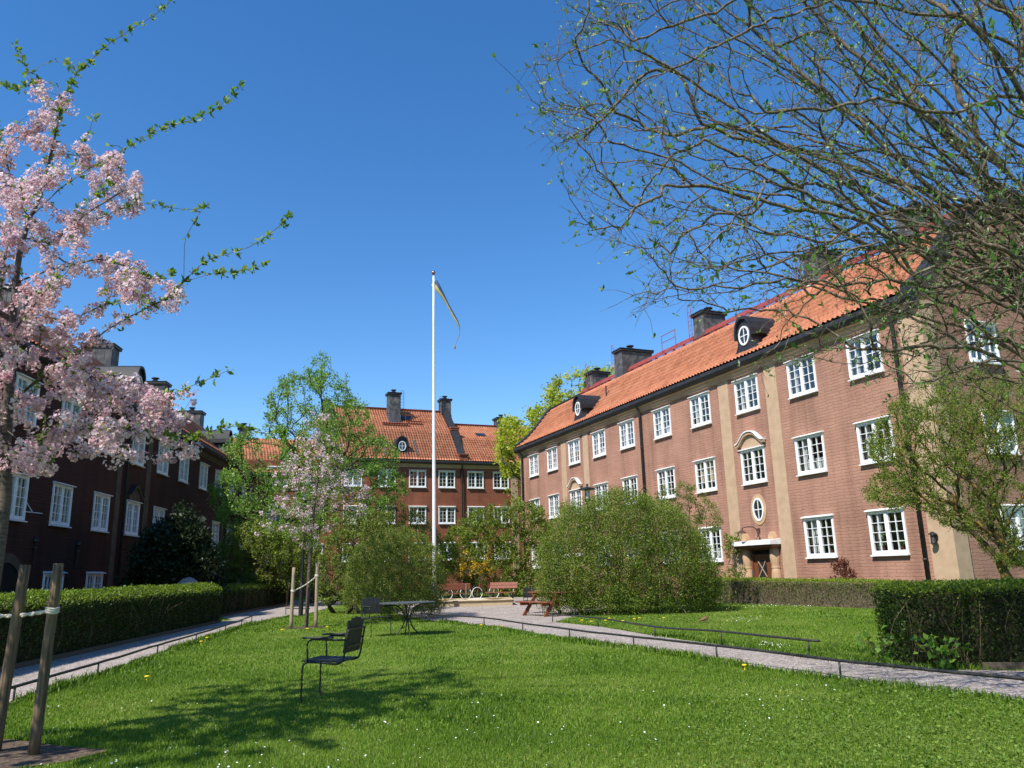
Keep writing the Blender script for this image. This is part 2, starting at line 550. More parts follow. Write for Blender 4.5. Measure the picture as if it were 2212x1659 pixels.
def thing(name, label, cat, loc=(0, 0, 0), rz=0.0, group=None):
    o = bpy.data.objects.new(name, None)
    COL.objects.link(o)
    o.empty_display_size = .2
    o.location = loc
    o.rotation_euler = (0, 0, rz)
    return tag(o, label, cat, group)


def copy_tree(o, parent=None):
    c = o.copy()
    COL.objects.link(c)
    if parent is not None:
        c.parent = parent
    for ch in list(o.children):
        copy_tree(ch, c)
    return c


def mesh_np(name, V, faces, mats, tint=None, smooth=False, mi=None):
    """V (n,3); faces list of (m,k) index arrays"""
    me = bpy.data.meshes.new(name)
    V = np.ascontiguousarray(V, dtype=np.float32)
    me.vertices.add(len(V))
    me.vertices.foreach_set("co", V.ravel())
    loops = np.concatenate([f.ravel() for f in faces]).astype(np.int32)
    tot = np.concatenate([np.full(len(f), f.shape[1]) for f in faces]).astype(np.int32)
    st = np.concatenate([[0], np.cumsum(tot)[:-1]]).astype(np.int32)
    me.loops.add(len(loops))
    me.loops.foreach_set("vertex_index", loops)
    me.polygons.add(len(tot))
    me.polygons.foreach_set("loop_start", st)
    me.polygons.foreach_set("loop_total", tot)
    for m in (mats if isinstance(mats, (list, tuple)) else [mats]):
        me.materials.append(M[m])
    if mi is not None:
        me.polygons.foreach_set("material_index", mi.astype(np.int32))
    if smooth:
        me.polygons.foreach_set("use_smooth", np.ones(len(tot), dtype=bool))
    if tint is not None:
        a = me.attributes.new("tint", 'FLOAT', 'POINT')
        a.data.foreach_set("value", np.ascontiguousarray(tint, dtype=np.float32))
    me.update(calc_edges=True)
    me.validate()
    return me


def catmull(P, seg):
    P = np.array(P, float)
    if len(P) < 3:
        n = max(2, int(np.linalg.norm(P[-1] - P[0]) / seg) + 1)
        t = np.linspace(0, 1, n)[:, None]
        return P[0] * (1 - t) + P[-1] * t
    Q = np.vstack([2 * P[0] - P[1], P, 2 * P[-1] - P[-2]])
    out = []
    for i in range(1, len(Q) - 2):
        p0, p1, p2, p3 = Q[i - 1:i + 3]
        n = max(1, int(np.linalg.norm(p2 - p1) / seg))
        for t in np.arange(n) / n:
            out.append(.5 * ((2 * p1) + (p2 - p0) * t + (2 * p0 - 5 * p1 + 4 * p2 - p3) * t * t + (3 * p1 - p0 - 3 * p2 + p3) * t ** 3))
    out.append(P[-1])
    return np.array(out)


def in_poly(x, y, poly):
    x, y = np.asarray(x), np.asarray(y)
    r = np.zeros(x.shape, bool)
    n = len(poly)
    for i in range(n):
        x1, y1 = poly[i]
        x2, y2 = poly[(i + 1) % n]
        if y1 == y2:
            continue
        c = ((y1 > y) != (y2 > y)) & (x < (x2 - x1) * (y - y1) / (y2 - y1) + x1)
        r ^= c
    return r


def patch_noise(x, y, s=1.0, seed=0):
    rs = np.random.RandomState(seed)
    v = np.zeros_like(x)
    for k in range(9):
        a = rs.uniform(0, 2 * math.pi)
        f = s * rs.uniform(.5, 2.6)
        v += np.sin((x * math.cos(a) + y * math.sin(a)) * f + rs.uniform(0, 6.28)) / (1 + .25 * f)
    return v / 4


# ------------------------------------------------------------------ ground, paths
LEFT_IN = [(-5.45, 4.0), (-5.75, 7.5), (-5.94, 9.65), (-6.15, 10.65), (-6.3, 12.4), (-6.88, 15.8), (-7.98, 22.45), (-8.42, 27.35), (-8.25, 29.7), (-8.3, 33), (-9.0, 40), (-9.5, 47)]
LEFT_OUT = [(-14.2, 52), (-13.1, 46.9), (-11.45, 31.2), (-10.1, 28.9), (-9.98, 27.1), (-8.8, 17.6), (-8.37, 13.4), (-7.9, 9.0), (-7.6, 4.0)]
PATH_L = LEFT_IN + LEFT_OUT
RIGHT_IN = [(7.4, 4.6), (6.1, 6.4), (4.89, 8.18), (4.65, 8.55), (4.32, 9.29), (3.92, 9.92), (3.67, 10.38), (3.15, 11.52), (2.74, 12.79), (1.92, 14.7), (.92, 16.6), (0, 19.2), (-1.0, 21.7), (-2.2, 24.0), (-3.3, 26.6), (-4.4, 30)]
RIGHT_OUT = [(-5.2, 34), (-5.2, 41), (-3.5, 46.5), (1.5, 45.5), (3.0, 38), (3.4, 31), (2.4, 27), (1.6, 24.5), (1.0, 22.6), (2.05, 20.2), (2.8, 17.2), (3.35, 15.53), (3.97, 13.89), (4.4, 12.17), (4.8, 11.32), (5.14, 10.8), (5.9, 10.55), (6.6, 10.2), (8.2, 8.2), (10, 6)]
PATH_R = RIGHT_IN + RIGHT_OUT
PIT_A = [(-5.6, 6.4), (-5.0, 6.0), (-4.2, 6.15), (-3.55, 6.6), (-3.4, 7.0), (-3.9, 7.25), (-4.6, 7.6), (-5.3, 7.5)]
PIT_B = [(-6.6, 22.8), (-6.0, 22.6), (-5.5, 22.9), (-5.4, 23.4), (-5.9, 23.7), (-6.5, 23.5)]


def sheet(name, poly, z, mat, wob=0.0, seed=1):
    P = np.array(poly + [poly[0]], float)
    pts = []
    for a, b in zip(P[:-1], P[1:]):
        n = max(1, int(np.linalg.norm(b - a) / .25))
        for t in np.arange(n) / n:
            pts.append(a * (1 - t) + b * t)
    pts = np.array(pts)
    if wob:
        pts[:, 0] += wob * patch_noise(pts[:, 0], pts[:, 1], 7, seed)
        pts[:, 1] += wob * patch_noise(pts[:, 0], pts[:, 1], 7, seed + 1)
    mb = MB()
    mb.add([(x, y, z) for x, y in pts], [tuple(range(len(pts)))])
    o = mb.build(name, mat)
    if o.data.polygons[0].normal.z < 0:
        o.data.flip_normals()
    return tag(o, kind='structure')


g = MB()
g.add([(-900, -300, 0), (900, -300, 0), (900, 1500, 0), (-900, 1500, 0)], [(0, 1, 2, 3)])
tag(g.build("lawn", 'ground'), kind='structure')
sheet("gravel_path", PATH_L, .004, 'gravel', .035, 3)
sheet("gravel_path", PATH_R, .008, 'gravel', .04, 5)
sheet("soil_bed", PIT_A, .012, 'soil', .06, 8)
sheet("soil_bed", PIT_B, .012, 'soil', .05, 9)
# bare soil strip along the right building
RB_X = Vector((10.81, 30.0, 0))


# ------------------------------------------------------------------ buildings
_cache = {}
CW = .10


def window_meshes(w, h):
    key = ('win', w, h)
    if key in _cache:
        return _cache[key]
    a, t = w / 2, .072
    f = MB()
    f.box(-a, -a + t, -.055, .07, .06, h - .05, 0, .008)
    f.box(a - t, a, -.055, .07, .06, h - .05, 0, .008)
    f.box(-a + t, a - t, -.05, .07, h - .12, h - .05, 0, .006)
    f.box(-a + t, a - t, -.05, .07, .06, .15, 0, .006)
    f.box(-.052, .052, -.058, .065, .15, h - .12, 0, .008)
    m = .0105
    zb, zt = .15, h - .12
    for sx in (-1, 1):
        x0, x1 = (.052, a - t) if sx > 0 else (-a + t, -.052)
        f.box(x0, x0 + .026, -.03, .05, zb, zt)
        f.box(x1 - .026, x1, -.03, .05, zb, zt)
        f.box(x0 + .026, x1 - .026, -.03, .05, zb, zb + .028)
        f.box(x0 + .026, x1 - .026, -.03, .05, zt - .028, zt)
        xm = (x0 + x1) / 2
        f.box(xm - m, xm + m, -.022, .03, zb + .028, zt - .028)
        for k in (1, 2, 3):
            z = zb + (zt - zb) * k / 4
            f.box(x0 + .026, xm - m, -.02, .028, z - m, z + m)
            f.box(xm + m, x1 - .026, -.02, .028, z - m, z + m)
    p = MB()
    p.add([(-a + t, .012, zb), (a - t, .012, zb), (a - t, .012, zt), (-a + t, .012, zt)], [(0, 1, 2, 3)])
    cap = MB()
    cap.prism([(-.15, h - .045), (-.15, h - .015), (0.0, h + .03), (0, h - .045)], -a - .035, a + .035, 0, 'yz')
    sill = MB()
    sill.prism([(-.13, .0), (-.13, .035), (-.002, .062), (-.002, 0)], -a - .02, a + .02, 0, 'yz')
    _cache[key] = (f.mesh("window_frame", 'white'), p.mesh("window_pane", 'glass'), cap.mesh("window_drip_cap", 'white_sheet'), sill.mesh("window_sill", 'white_sheet'))
    return _cache[key]


def curtain_mesh(w, h, kind):
    key = ('cur', w, h, kind)
    if key in _cache:
        return _cache[key]
    a, zb, zt = w / 2 - .09, .16, h - .13
    mb = MB()

    def cloth(x0, x1, z0, z1, amp, nf, gather=0.0):
        n = 24
        vs = []
        for k in range(5):
            z = z0 + (z1 - z0) * k / 4
            for i in range(n + 1):
                u = i / n
                xx = x0 + (x1 - x0) * u
                xx += gather * (1 - k / 4) * (x0 - xx) * .5 * (1 if x0 < 0 else -1) if gather else 0
                vs.append((xx, .22 + amp * math.sin(u * nf * 6.28) + .01 * math.sin(u * 17 + k), z))
        fs = [(k * (n + 1) + i, k * (n + 1) + i + 1, (k + 1) * (n + 1) + i + 1, (k + 1) * (n + 1) + i) for k in range(4) for i in range(n)]
        mb.add(vs, fs)
    mt = 'curtain'
    if kind == 1:
        cloth(-a, -a + .42, zb, zt, .03, 4)
        cloth(a - .36, a, zb, zt, .03, 4)
    elif kind == 2:
        cloth(-a, -.05, zb, zt, .03, 6)
        cloth(a - .2, a, zb, zt, .03, 3)
    elif kind == 3:
        cloth(-a, a, zb, zb + .45, .02, 9)
        cloth(-a, -a + .25, zb + .45, zt, .02, 2)
    elif kind == 4:
        cloth(-a, a, zb + .28, zt, .004, 1)
        mt = 'blind'
    elif kind == 5:
        cloth(-a, a, zt - .42, zt, .025, 10)
        cloth(-a, -a + .22, zb, zt - .42, .02, 2)
        cloth(a - .22, a, zb, zt - .42, .02, 2)
    else:
        cloth(-a, -a + .22, zb, zt, .025, 3)
        cloth(a - .18, a, zb, zt, .025, 3)
    _cache[key] = mb.mesh("window_curtain", mt)
    return _cache[key]


def add_window(parent, loc, w=1.48, h=1.50, kind=1, rz=0.0):
    f, p, c, s = window_meshes(w, h)
    o = obj("window", f, parent, loc, rz)
    obj("pane", p, o)
    obj("drip_cap", c, o)
    obj("sill", s, o)
    if kind:
        obj("curtain", curtain_mesh(w, h, kind), o)
    return o


def facade(x0, x1, z0, z1, wins):
    """wall face at y=0 with a hole and a dark room behind every window (cx, zsill, w, h)"""
    mb = MB()
    R = [(c - w / 2 + .03, c + w / 2 - .03, z + .05, z + h - .03) for c, z, w, h in wins if c - w / 2 > x0 and c + w / 2 < x1]
    xs = sorted({x0, x1} | {r[0] for r in R} | {r[1] for r in R})
    zs = sorted({z0, z1} | {r[2] for r in R} | {r[3] for r in R})
    for i in range(len(xs) - 1):
        run = None
        for k in range(len(zs) - 1):
            cx, cz = (xs[i] + xs[i + 1]) / 2, (zs[k] + zs[k + 1]) / 2
            hole = any(r[0] < cx < r[1] and r[2] < cz < r[3] for r in R)
            if not hole and run is None:
                run = zs[k]
            if (hole or k == len(zs) - 2) and run is not None:
                top = zs[k] if hole else zs[k + 1]
                mb.add([(xs[i], 0, run), (xs[i + 1], 0, run), (xs[i + 1], 0, top), (xs[i], 0, top)], [(0, 1, 2, 3)])
                run = None
    D = .9
    for a, b, c, d in R:
        vs = [(a, 0, c), (b, 0, c), (b, 0, d), (a, 0, d), (a, D, c), (b, D, c), (b, D, d), (a, D, d)]
        mb.add(vs, [(0, 4, 5, 1), (1, 5, 6, 2), (2, 6, 7, 3), (3, 7, 4, 0), (4, 7, 6, 5)], 1)
    return mb


def roof_mesh(name, x0, x1, prof, seed=1, mirror=None):
    """pantile slope: real humps and rows; prof = (y, z) from eave to ridge"""
    rs = np.random.RandomState(seed)
    P = np.array(prof, float)
    seg = np.linalg.norm(np.diff(P, axis=0), axis=1)
    L = np.concatenate([[0], np.cumsum(seg)])
    nr = max(2, int(round(L[-1] / .36)))
    nc = max(1, int(round((x1 - x0) / .235)))
    vv, hh, row = [], [], []
    for i in range(nr):
        vv += [i / nr * L[-1], (i + 1) / nr * L[-1]]
        hh += [.085, .004]
        row += [i, i]
    vv, hh, row = np.array(vv), np.array(hh), np.array(row)
    y = np.interp(vv, L, P[:, 0])
    z = np.interp(vv, L, P[:, 1])
    ty, tz = np.gradient(y + np.linspace(0, 1e-6, len(y))), np.gradient(z)
    nl = np.hypot(ty, tz) + 1e-9
    k = np.minimum(np.searchsorted(L[1:-1], vv - 1e-6), len(seg) - 1)
    dy, dz = (np.diff(P[:, 0]) / seg)[k], (np.diff(P[:, 1]) / seg)[k]
    ny, nz = -dz, dy
    u0 = np.array([0, .22, .4, .58, .8])
    hu = np.array([0, .046, .064, .046, 0])
    X = (np.arange(nc)[:, None] + u0[None]).ravel() / nc * (x1 - x0) + x0
    H = np.tile(hu, nc)
    colid = np.repeat(np.arange(nc), 5)
    X = np.append(X, x1)
    H = np.append(H, 0)
    colid = np.append(colid, nc - 1)
    T = rs.rand(nr, nc)
    T = .5 * T + .5 * rs.rand(nr, 1) * .4 + .15
    nv, nu = len(vv), len(X)
    off = hh[:, None] + H[None, :] * 1.0
    jit = (rs.rand(nr, nc) - .5)[row][:, colid] * .012
    off = off + jit
    V = np.zeros((nv, nu, 3))
    V[..., 0] = X[None]
    V[..., 1] = y[:, None] + ny[:, None] * off
    V[..., 2] = z[:, None] + nz[:, None] * off
    tint = T[row][:, colid]
    idx = np.arange(nv * nu).reshape(nv, nu)
    F = np.stack([idx[:-1, :-1], idx[:-1, 1:], idx[1:, 1:], idx[1:, :-1]], -1).reshape(-1, 4)
    V = V.reshape(-1, 3)
    tint = tint.ravel()
    fs = [F]
    if mirror:
        b = len(V)
        Q = [(2 * mirror - yy, zz) for yy, zz in prof]
        W_ = []
        for yy, zz in Q:
            W_ += [(x0, yy, zz), (x1, yy, zz)]
        V = np.vstack([V, np.array(W_)])
        tint = np.append(tint, np.full(len(W_), .5))
        fs.append(np.array([(b + 2 * i, b + 2 * i + 2, b + 2 * i + 3, b + 2 * i + 1) for i in range(len(Q) - 1)]))
    return mesh_np(name, V, fs, 'tile', tint)


def gable_band(prof, ridge_y, up, dn):
    """outline (y,z) of a strip that follows the roof line over both slopes"""
    P = list(prof) + [(2 * ridge_y - y, z) for y, z in prof[::-1]][1:]
    return [(y, z + up) for y, z in P] + [(y, z - dn) for y, z in P[::-1]]


def gable_fill(prof, ridge_y, z0):
    P = [(max(0, y), z) for y, z in prof]
    P = P + [(2 * ridge_y - y, z) for y, z in P[::-1]][1:]
    return [(0, z0)] + P + [(2 * ridge_y, z0)]


DORM = [(.80, 0), (.78, .22), (.62, .36), (.50, .55), (.47, .85), (.46, 1.12), (.40, 1.38), (.27, 1.57), (.12, 1.66)]


def oval_ring(mb, cx, cz, rx, rz, th, y0, y1, mi=0, n=28):
    vs, fs = [], []
    for j in range(n):
        a = 2 * math.pi * j / n
        for rr, y in ((0, y0), (th, y0), (th, y1), (0, y1)):
            vs.append((cx + (rx - rr) * math.cos(a), y, cz + (rz - rr) * math.sin(a)))
    for j in range(n):
        k = (j + 1) % n
        for q in range(4):
            r = (q + 1) % 4
            fs.append((j * 4 + q, j * 4 + r, k * 4 + r, k * 4 + q))
    mb.add(vs, fs, mi)


def oval_window(parent, name, loc, rx, rz, pane='darkglass', ring=None):
    f = MB()
    oval_ring(f, 0, 0, rx, rz, .07, -.05, .0)
    ir, iz = rx - .065, rz - .065
    f.box(-.016, .016, -.035, -.004, -iz, iz)
    f.box(-ir, -.016, -.035, -.004, -.016, .016)
    f.box(.016, ir, -.035, -.004, -.016, .016)
    o = f.build(name, 'white', parent, loc=loc)
    p = MB()
    n = 28
    p.add([(ir * math.cos(6.2832 * j / n), -.012, iz * math.sin(6.2832 * j / n)) for j in range(n)], [tuple(range(n))])
    p.build("pane", pane, o)
    if ring:
        r = MB()
        oval_ring(r, 0, 0, rx + .14, rz + .15, .15, -.025, .0)
        r.build("plaster_surround", ring, o)
    return o


def dormer(parent, cx, zb, yf=-.02, depth=2.6, spike=False):
    out = [(cx + x, zb + z) for x, z in DORM] + [(cx - x, zb + z) for x, z in DORM[::-1]]
    d = MB()
    d.prism(out, yf, depth)
    o = d.build("dormer", 'black_metal', parent)
    c = MB()
    up = [(cx + x * 1.0, zb + z) for x, z in DORM[4:]]
    arch = up + [(2 * cx - x, z) for x, z in up[::-1]]
    outer = [(cx + (x - cx) * 1.18, zb + .95 + (z - zb - .95) * 1.16) for x, z in arch]
    c.prism(outer + arch[::-1], yf - .12, depth)
    c.box(cx - .66, cx - .475, yf + .12, depth - .3, zb + .88, zb + .94)
    c.box(cx + .475, cx + .66, yf + .12, depth - .3, zb + .88, zb + .94)
    c.build("dormer_roof", 'black_metal', o)
    oval_window(o, "oval_window", (cx, yf, zb + .92), .34, .42)
    if spike:
        s = MB()
        s.lathe([(.02, zb + 1.7), (.09, zb + 1.82), (.03, zb + 1.95), (.05, zb + 2.02), (.008, zb + 2.35)], 8, c=(cx, yf + .1))
        s.build("finial", 'black_metal', o)
    return o


def chimney(parent, cx, cy, wx, wy, z0, z1, pots=1, ladder=None, pot_dx=0.0):
    b = MB()
    b.box(cx - wx / 2, cx + wx / 2, cy - wy / 2, cy + wy / 2, z0, z1, 0, .02)
    b.box(cx - wx / 2 - .04, cx + wx / 2 + .04, cy - wy / 2 - .04, cy + wy / 2 + .04, z0, z0 + (z1 - z0) * .38, 1, .02)
    for k in range(1, 4):
        y = cy - wy / 2 + wy * k / 4
        b.box(cx - wx / 2 - .012, cx + wx / 2 + .012, y - .008, y + .008, z0 + .5, z1 - .02, 1)
    o = b.build("chimney", ['slate', 'dark_metal'], parent)
    c = MB()
    c.box(cx - wx / 2 - .10, cx + wx / 2 + .10, cy - wy / 2 - .10, cy + wy / 2 + .10, z1 - .16, z1 - .02, 0, .015)
    c.box(cx - wx / 2 - .13, cx + wx / 2 + .13, cy - wy / 2 - .13, cy + wy / 2 + .13, z1 - .02, z1 + .03, 0, .01)
    c.build("chimney_cap", 'black_metal', o)
    for k in range(pots):
        q = MB()
        y = cy + pot_dx + (k - (pots - 1) / 2) * .7
        q.lathe([(.17, z1 + .03), (.16, z1 + .13), (.24, z1 + .15), (.24, z1 + .18), (.16, z1 + .2), (.15, z1 + .3), (.26, z1 + .32), (.26, z1 + .37), (.1, z1 + .39)], 8, c=(cx, y))
        q.build("chimney_pot", 'black_metal', o)
    if ladder:
        m, lx, ly, za, zt = ladder
        l = MB()
        for sx in (-.15, .15):
            l.tube([(lx + sx, ly, za), (lx + sx, ly, zt)], .018, 6)
        l.tube([(lx - .15, ly, zt), (lx - .12, ly, zt + .18), (lx, ly, zt + .25), (lx + .12, ly, zt + .18), (lx + .15, ly, zt)], .018, 6)
        z = za + .15
        while z < zt:
            l.tube([(lx - .15, ly, z), (lx + .15, ly, z)], .012, 5)
            z += .27
        l.build("chimney_ladder", m, o)
    return o


def gutter_cornice(parent, x0, x1, zg, pm='plaster'):
    g_ = MB()
    g_.prism([(-.46, zg + .28), (-.47, zg + .12), (-.34, zg), (-.02, zg), (-.02, zg + .28)], x0, x1, 0, 'yz')
    g_.build("gutter", 'black_metal', parent)
    c = MB()
    c.prism([(-.03, zg - .30), (-.08, zg - .28), (-.08, zg - .19), (-.15, zg - .15), (-.15, zg - .07), (-.24, zg - .03), (-.24, zg - .004), (.0, zg - .004), (.0, zg - .30)], x0 + .05, x1 - .05, 0, 'yz')
    c.build("cornice", pm, parent)


def downpipe(parent, x, z1, y=-.13, z0=0.0, r=.06):
    p = MB()
    p.tube([(x, -.30, z1 + .18), (x, -.30, z1 - .02), (x, y, z1 - .32), (x, y, z0)], r, 10)
    for z in np.arange(1.4, z1 - .4, 2.0):
        p.tube([(x, y, z), (x, y, z + .07)], r + .014, 10)
    p.build("downpipe", 'dark_metal' if False else 'black_metal', parent, smooth=True)


def pilaster(parent, xa, xb, z0, z1, m='plaster', y=-.035):
    b = MB()
    b.box(xa, xb, y, .0, z0, z1)
    b.build("pilaster", m, parent)


def pediment(parent, cx, z, pm='plaster', wm='white_sheet'):
    half = [(.88, -.02), (.78, -.01), (.66, .06), (.52, .18), (.38, .31), (.22, .40), (0, .43)]
    up = [(cx - x, z + q) for x, q in half] + [(cx + x, z + q) for x, q in half[::-1]][1:]
    f = MB()
    f.prism([(cx - .62, z - .22)] + up[1:-1] + [(cx + .62, z - .22)], -.05, 0.0)
    o = f.build("pediment", pm, parent)
    b = MB()
    band = up + [(x, q - .11) for x, q in up[::-1]]
    b.prism(band, -.17, -.052)
    b.build("moulding", pm, o)
    t = MB()
    t.prism([(x, q + .045) for x, q in up] + [(x, q + .004) for x, q in up[::-1]], -.22, -.004)
    t.build("pediment_flashing", wm, o)


def doorway(parent, xa, xb, ztop, detail=True):
    """brown door in bulging stone posts under a white-topped slab"""
    cx = (xa + xb) / 2
    d = MB()
    d.box(xa, xb, -.03, .02, .05, ztop - .28, 0)
    d.box(xa + .03, xb - .03, -.045, -.03, .1, .75, 0, .004)
    o = d.build("door", 'door_red', parent)
    fr = MB()
    fr.box(xa - .1, xa, -.09, .02, 0, ztop, 0, .01)
    fr.box(xb, xb + .1, -.09, .02, 0, ztop, 0, .01)
    fr.box(xa, xb, -.09, .02, ztop - .06, ztop, 0)
    fr.box(xa, xb, -.08, .02, ztop - .30, ztop - .23, 0)
    fr.build("door_frame", 'door_red', o)
    gl = MB()
    gl.box(cx - .24, cx + .24, -.05, -.03, .95, 1.58)
    gl.box(xa + .02, xb - .02, -.035, -.02, ztop - .23, ztop - .06)
    gl.build("door_glass", 'darkglass', o)
    lt = MB()
    lt.bar((cx - .24, -.055, .95), (cx + .24, -.055, 1.58), .02, .03)
    lt.bar((cx - .24, -.057, 1.58), (cx + .24, -.057, .95), .02, .03)
    lt.build("door_lattice", 'stone', o)
    kp = MB()
    kp.box(xa - .09, xa - .02, -.115, -.09, .95, 1.2, 0, .01)
    kp.build("entry_keypad", 'dark_metal', o)
    for s, x in ((-1, xa - .31), (1, xb + .31)):
        p = MB()
        for a, b in ((.0, .5), (.52, 1.28), (1.36, ztop)):
            zz = np.linspace(0, 1, 9)
            prof = [(.17 + .045 * math.sin(math.pi * t), a + (b - a) * t) for t in zz]
            p.lathe(prof, 14, c=(x, -.06))
        p.lathe([(.19, 1.28), (.19, 1.36)], 14, c=(x, -.06))
        p.build("door_post", 'stone', parent, smooth=False)
        q = MB()
        q.prism([(x - .16, ztop + .33), (x - .15, ztop + .42), (x - .08, ztop + .58), (x, ztop + .63), (x + .08, ztop + .58), (x + .15, ztop + .42), (x + .16, ztop + .33)], -.2, -.002)
        q.build("canopy_finial", 'stone', parent)
    c = MB()
    c.box(xa - .62, xb + .62, -.46, .0, ztop + .02, ztop + .13, 1, .01)
    c.box(xa - .56, xb + .56, -.40, .0, ztop - .0, ztop + .02, 1)
    c.prism([(-.56, ztop + .13), (-.56, ztop + .25), (-.52, ztop + .29), (0, ztop + .35), (0, ztop + .13)], xa - .68, xb + .68, 0, 'yz')
    c.build("door_canopy", ['white_sheet', 'door_red'], parent)


def gooseneck(parent, x, z):
    l = MB()
    l.tube(catmull([(x, -.02, z - .36), (x, -.10, z - .18), (x, -.16, z), (x - .02, -.28, z + .10), (x - .1, -.5, z + .12), (x - .2, -.66, z + .08), (x - .24, -.7, z - .02)], .06), .022, 8)
    l.lathe([(.06, z - .42), (.06, z - .36)], 10, c=(x, -.03))
    l.box(x - .05, x + .06, -.12, 0, z - .06, z + .06, 0, .02)
    l.lathe([(.20, z - .12), (.17, z - .09), (.05, z - .03), (.03, z + .02)], 14, c=(x - .24, -.7))
    l.build("wall_lamp", 'rust', parent)


def skylight(parent, cx, prof, v, w=.6, h=.75):
    (ya, za), (yb, zb) = prof
    y, z = ya + (yb - ya) * v, za + (zb - za) * v
    a = math.atan2(zb - za, yb - ya)
    T = Matrix.Translation((cx, y, z)) @ Matrix.Rotation(a, 4, 'X')
    m = MB()
    m.box(-w / 2, w / 2, -h / 2, h / 2, 0, .14, 0, .01, T)
    o = m.build("skylight", 'black_metal', parent)
    p = MB()
    p.box(-w / 2 + .07, w / 2 - .07, -h / 2 + .07, h / 2 - .07, .14, .15, 0, 0, T)
    p.build("pane", 'darkglass', o)


# ---- right building: sunlit long facade
EAVE_R = [(-.34, 9.86), (.5, 10.50), (1.2, 11.25), (2.25, 12.55), (3.6, 13.25), (5.5, 14.2)]
RB = thing("apartment_building", "sunlit three storey pinkish brick house on the right with one long orange tiled roof", "building", (10.81, 30.0, 0), rad(-67.7), "brick houses round the courtyard")
COLS_R = [-24.9, -21.93, -18.78, -15.6, -12.44, -9.0, -5.8, -2.5, .77, 3.85]
WR = []
for i, c in enumerate(COLS_R):
    WR += [(c, 7.62, 1.48, 1.50), (c, 4.63, 1.48, 1.50)]
    if i not in (2, 7):
        WR.append((c, 1.58, 1.48, 1.52))
KR = {(9, 0): 6, (9, 1): 3, (9, 2): 6, (8, 0): 6, (8, 1): 3, (8, 2): 2, (7, 0): 5, (7, 1): 0, (6, 1): 4, (6, 0): 1, (5, 1): 2, (5, 0): 3, (4, 0): 2, (4, 1): 0, (3, 0): 3, (3, 1): 1, (6, 2): 3}
facade(-27.15, 6.25, 0, 9.62, WR).build("wall", ['brick', 'room'], RB)
rk = random.Random(4)
for c, z, w, h in WR:
    i = COLS_R.index(c)
    fl = 0 if z > 7 else (1 if z > 4 else 2)
    add_window(RB, (c, 0, z), w, h, KR.get((i, fl), rk.choice([1, 2, 2, 3, 5])))
# gable end towards the camera
gw = facade(0, 11.0, 0, 9.62, [(2.68, 7.66, 1.42, 1.46), (2.80, 4.64, 1.42, 1.46), (2.90, 1.58, 1.42, 1.46), (6.6, 7.66, 1.42, 1.46), (6.6, 4.64, 1.42, 1.46), (6.6, 1.58, 1.42, 1.46)])
obj("gable_wall", gw.mesh("gable_wall", ['brick', 'room']), RB, (6.25, 0, 0), rad(90))
for y, z in ((2.68, 7.66), (2.80, 4.64), (2.90, 1.58), (6.6, 7.66), (6.6, 4.64), (6.6, 1.58)):
    add_window(RB, (6.25, y, z), 1.42, 1.46, 1, rad(90))
gt = MB()
gt.prism(gable_fill(EAVE_R, 5.5, 9.62), 6.0, 6.25, 0, 'yz')
gt.prism(gable_fill(EAVE_R, 5.5, 0), -27.15, -26.9, 0, 'yz')
gt.box(-27.1, 6.2, 10.9, 11.0, 0, 9.8)
gt.build("gable_top", 'brick', RB)
obj("roof", roof_mesh("roof", -27.0, 6.0, EAVE_R, 3, 5.5), RB)
cp = MB()
cp.prism(gable_band(EAVE_R, 5.5, .30, .10), -27.42, -26.95, 0, 'yz')
cp.build("gable_coping", 'black_metal', RB)
cp = MB()
cp.prism(gable_band(EAVE_R, 5.5, .30, .10), 5.95, 6.35, 0, 'yz')
cp.build("gable_coping", 'black_metal', RB)
gutter_cornice(RB, -27.45, 6.32, 9.56)
for a, b in ((-20.6, -19.92), (-17.6, -16.95), (-4.40, -3.70), (-1.33, -.62)):
    pilaster(RB, a, b, 0, 9.30)
q_ = MB()
q_.box(5.42, 6.29, -.04, .0, 0, 9.32)
q_.box(6.25, 6.29, .0, .55, 0, 9.62)
q_.build("corner_pilaster", 'plaster', RB)
q_ = MB()
q_.box(-27.19, -26.85, -.04, 0, 0, 9.32)
q_.build("corner_pilaster", 'plaster', RB)
for x in (-26.75, -10.9, 5.24):
    downpipe(RB, x, 9.56)
for cx in (-18.0, -2.28):
    dormer(RB, cx, 9.98)
pediment(RB, -2.5, 6.36)
pediment(RB, -18.78, 6.36)
doorway(RB, -3.05, -2.0, 2.05)
doorway(RB, -19.3, -18.25, 2.05)
oval_window(RB, "oval_window", (-2.47, 0, 3.60), .33, .47, ring='stone')
oval_window(RB, "oval_window", (-18.75, 0, 3.60), .33, .47, ring='stone')
gooseneck(RB, -2.55, 2.80)
chimney(RB, -25.3, 5.4, .95, 1.35, 13.4, 15.30, 1, ('red_metal', -25.35, 4.55, 13.7, 15.7))
chimney(RB, -20.2, 5.4, .95, 2.35, 13.4, 15.55, 1, ('red_metal', -20.75, 4.15, 14.3, 15.8), -.2)
chimney(RB, -11.75, 5.4, .95, 1.55, 13.4, 15.45, 1, ('red_metal', -12.35, 4.5, 13.9, 15.9))
chimney(RB, -2.9, 5.4, .95, 1.5, 13.4, 15.55, 1, ('red_metal', -3.5, 4.5, 13.9, 15.9))
chimney(RB, 2.55, 5.2, .95, 1.3, 13.4, 15.2, 1)
wk = MB()
x = -26.6
T = []
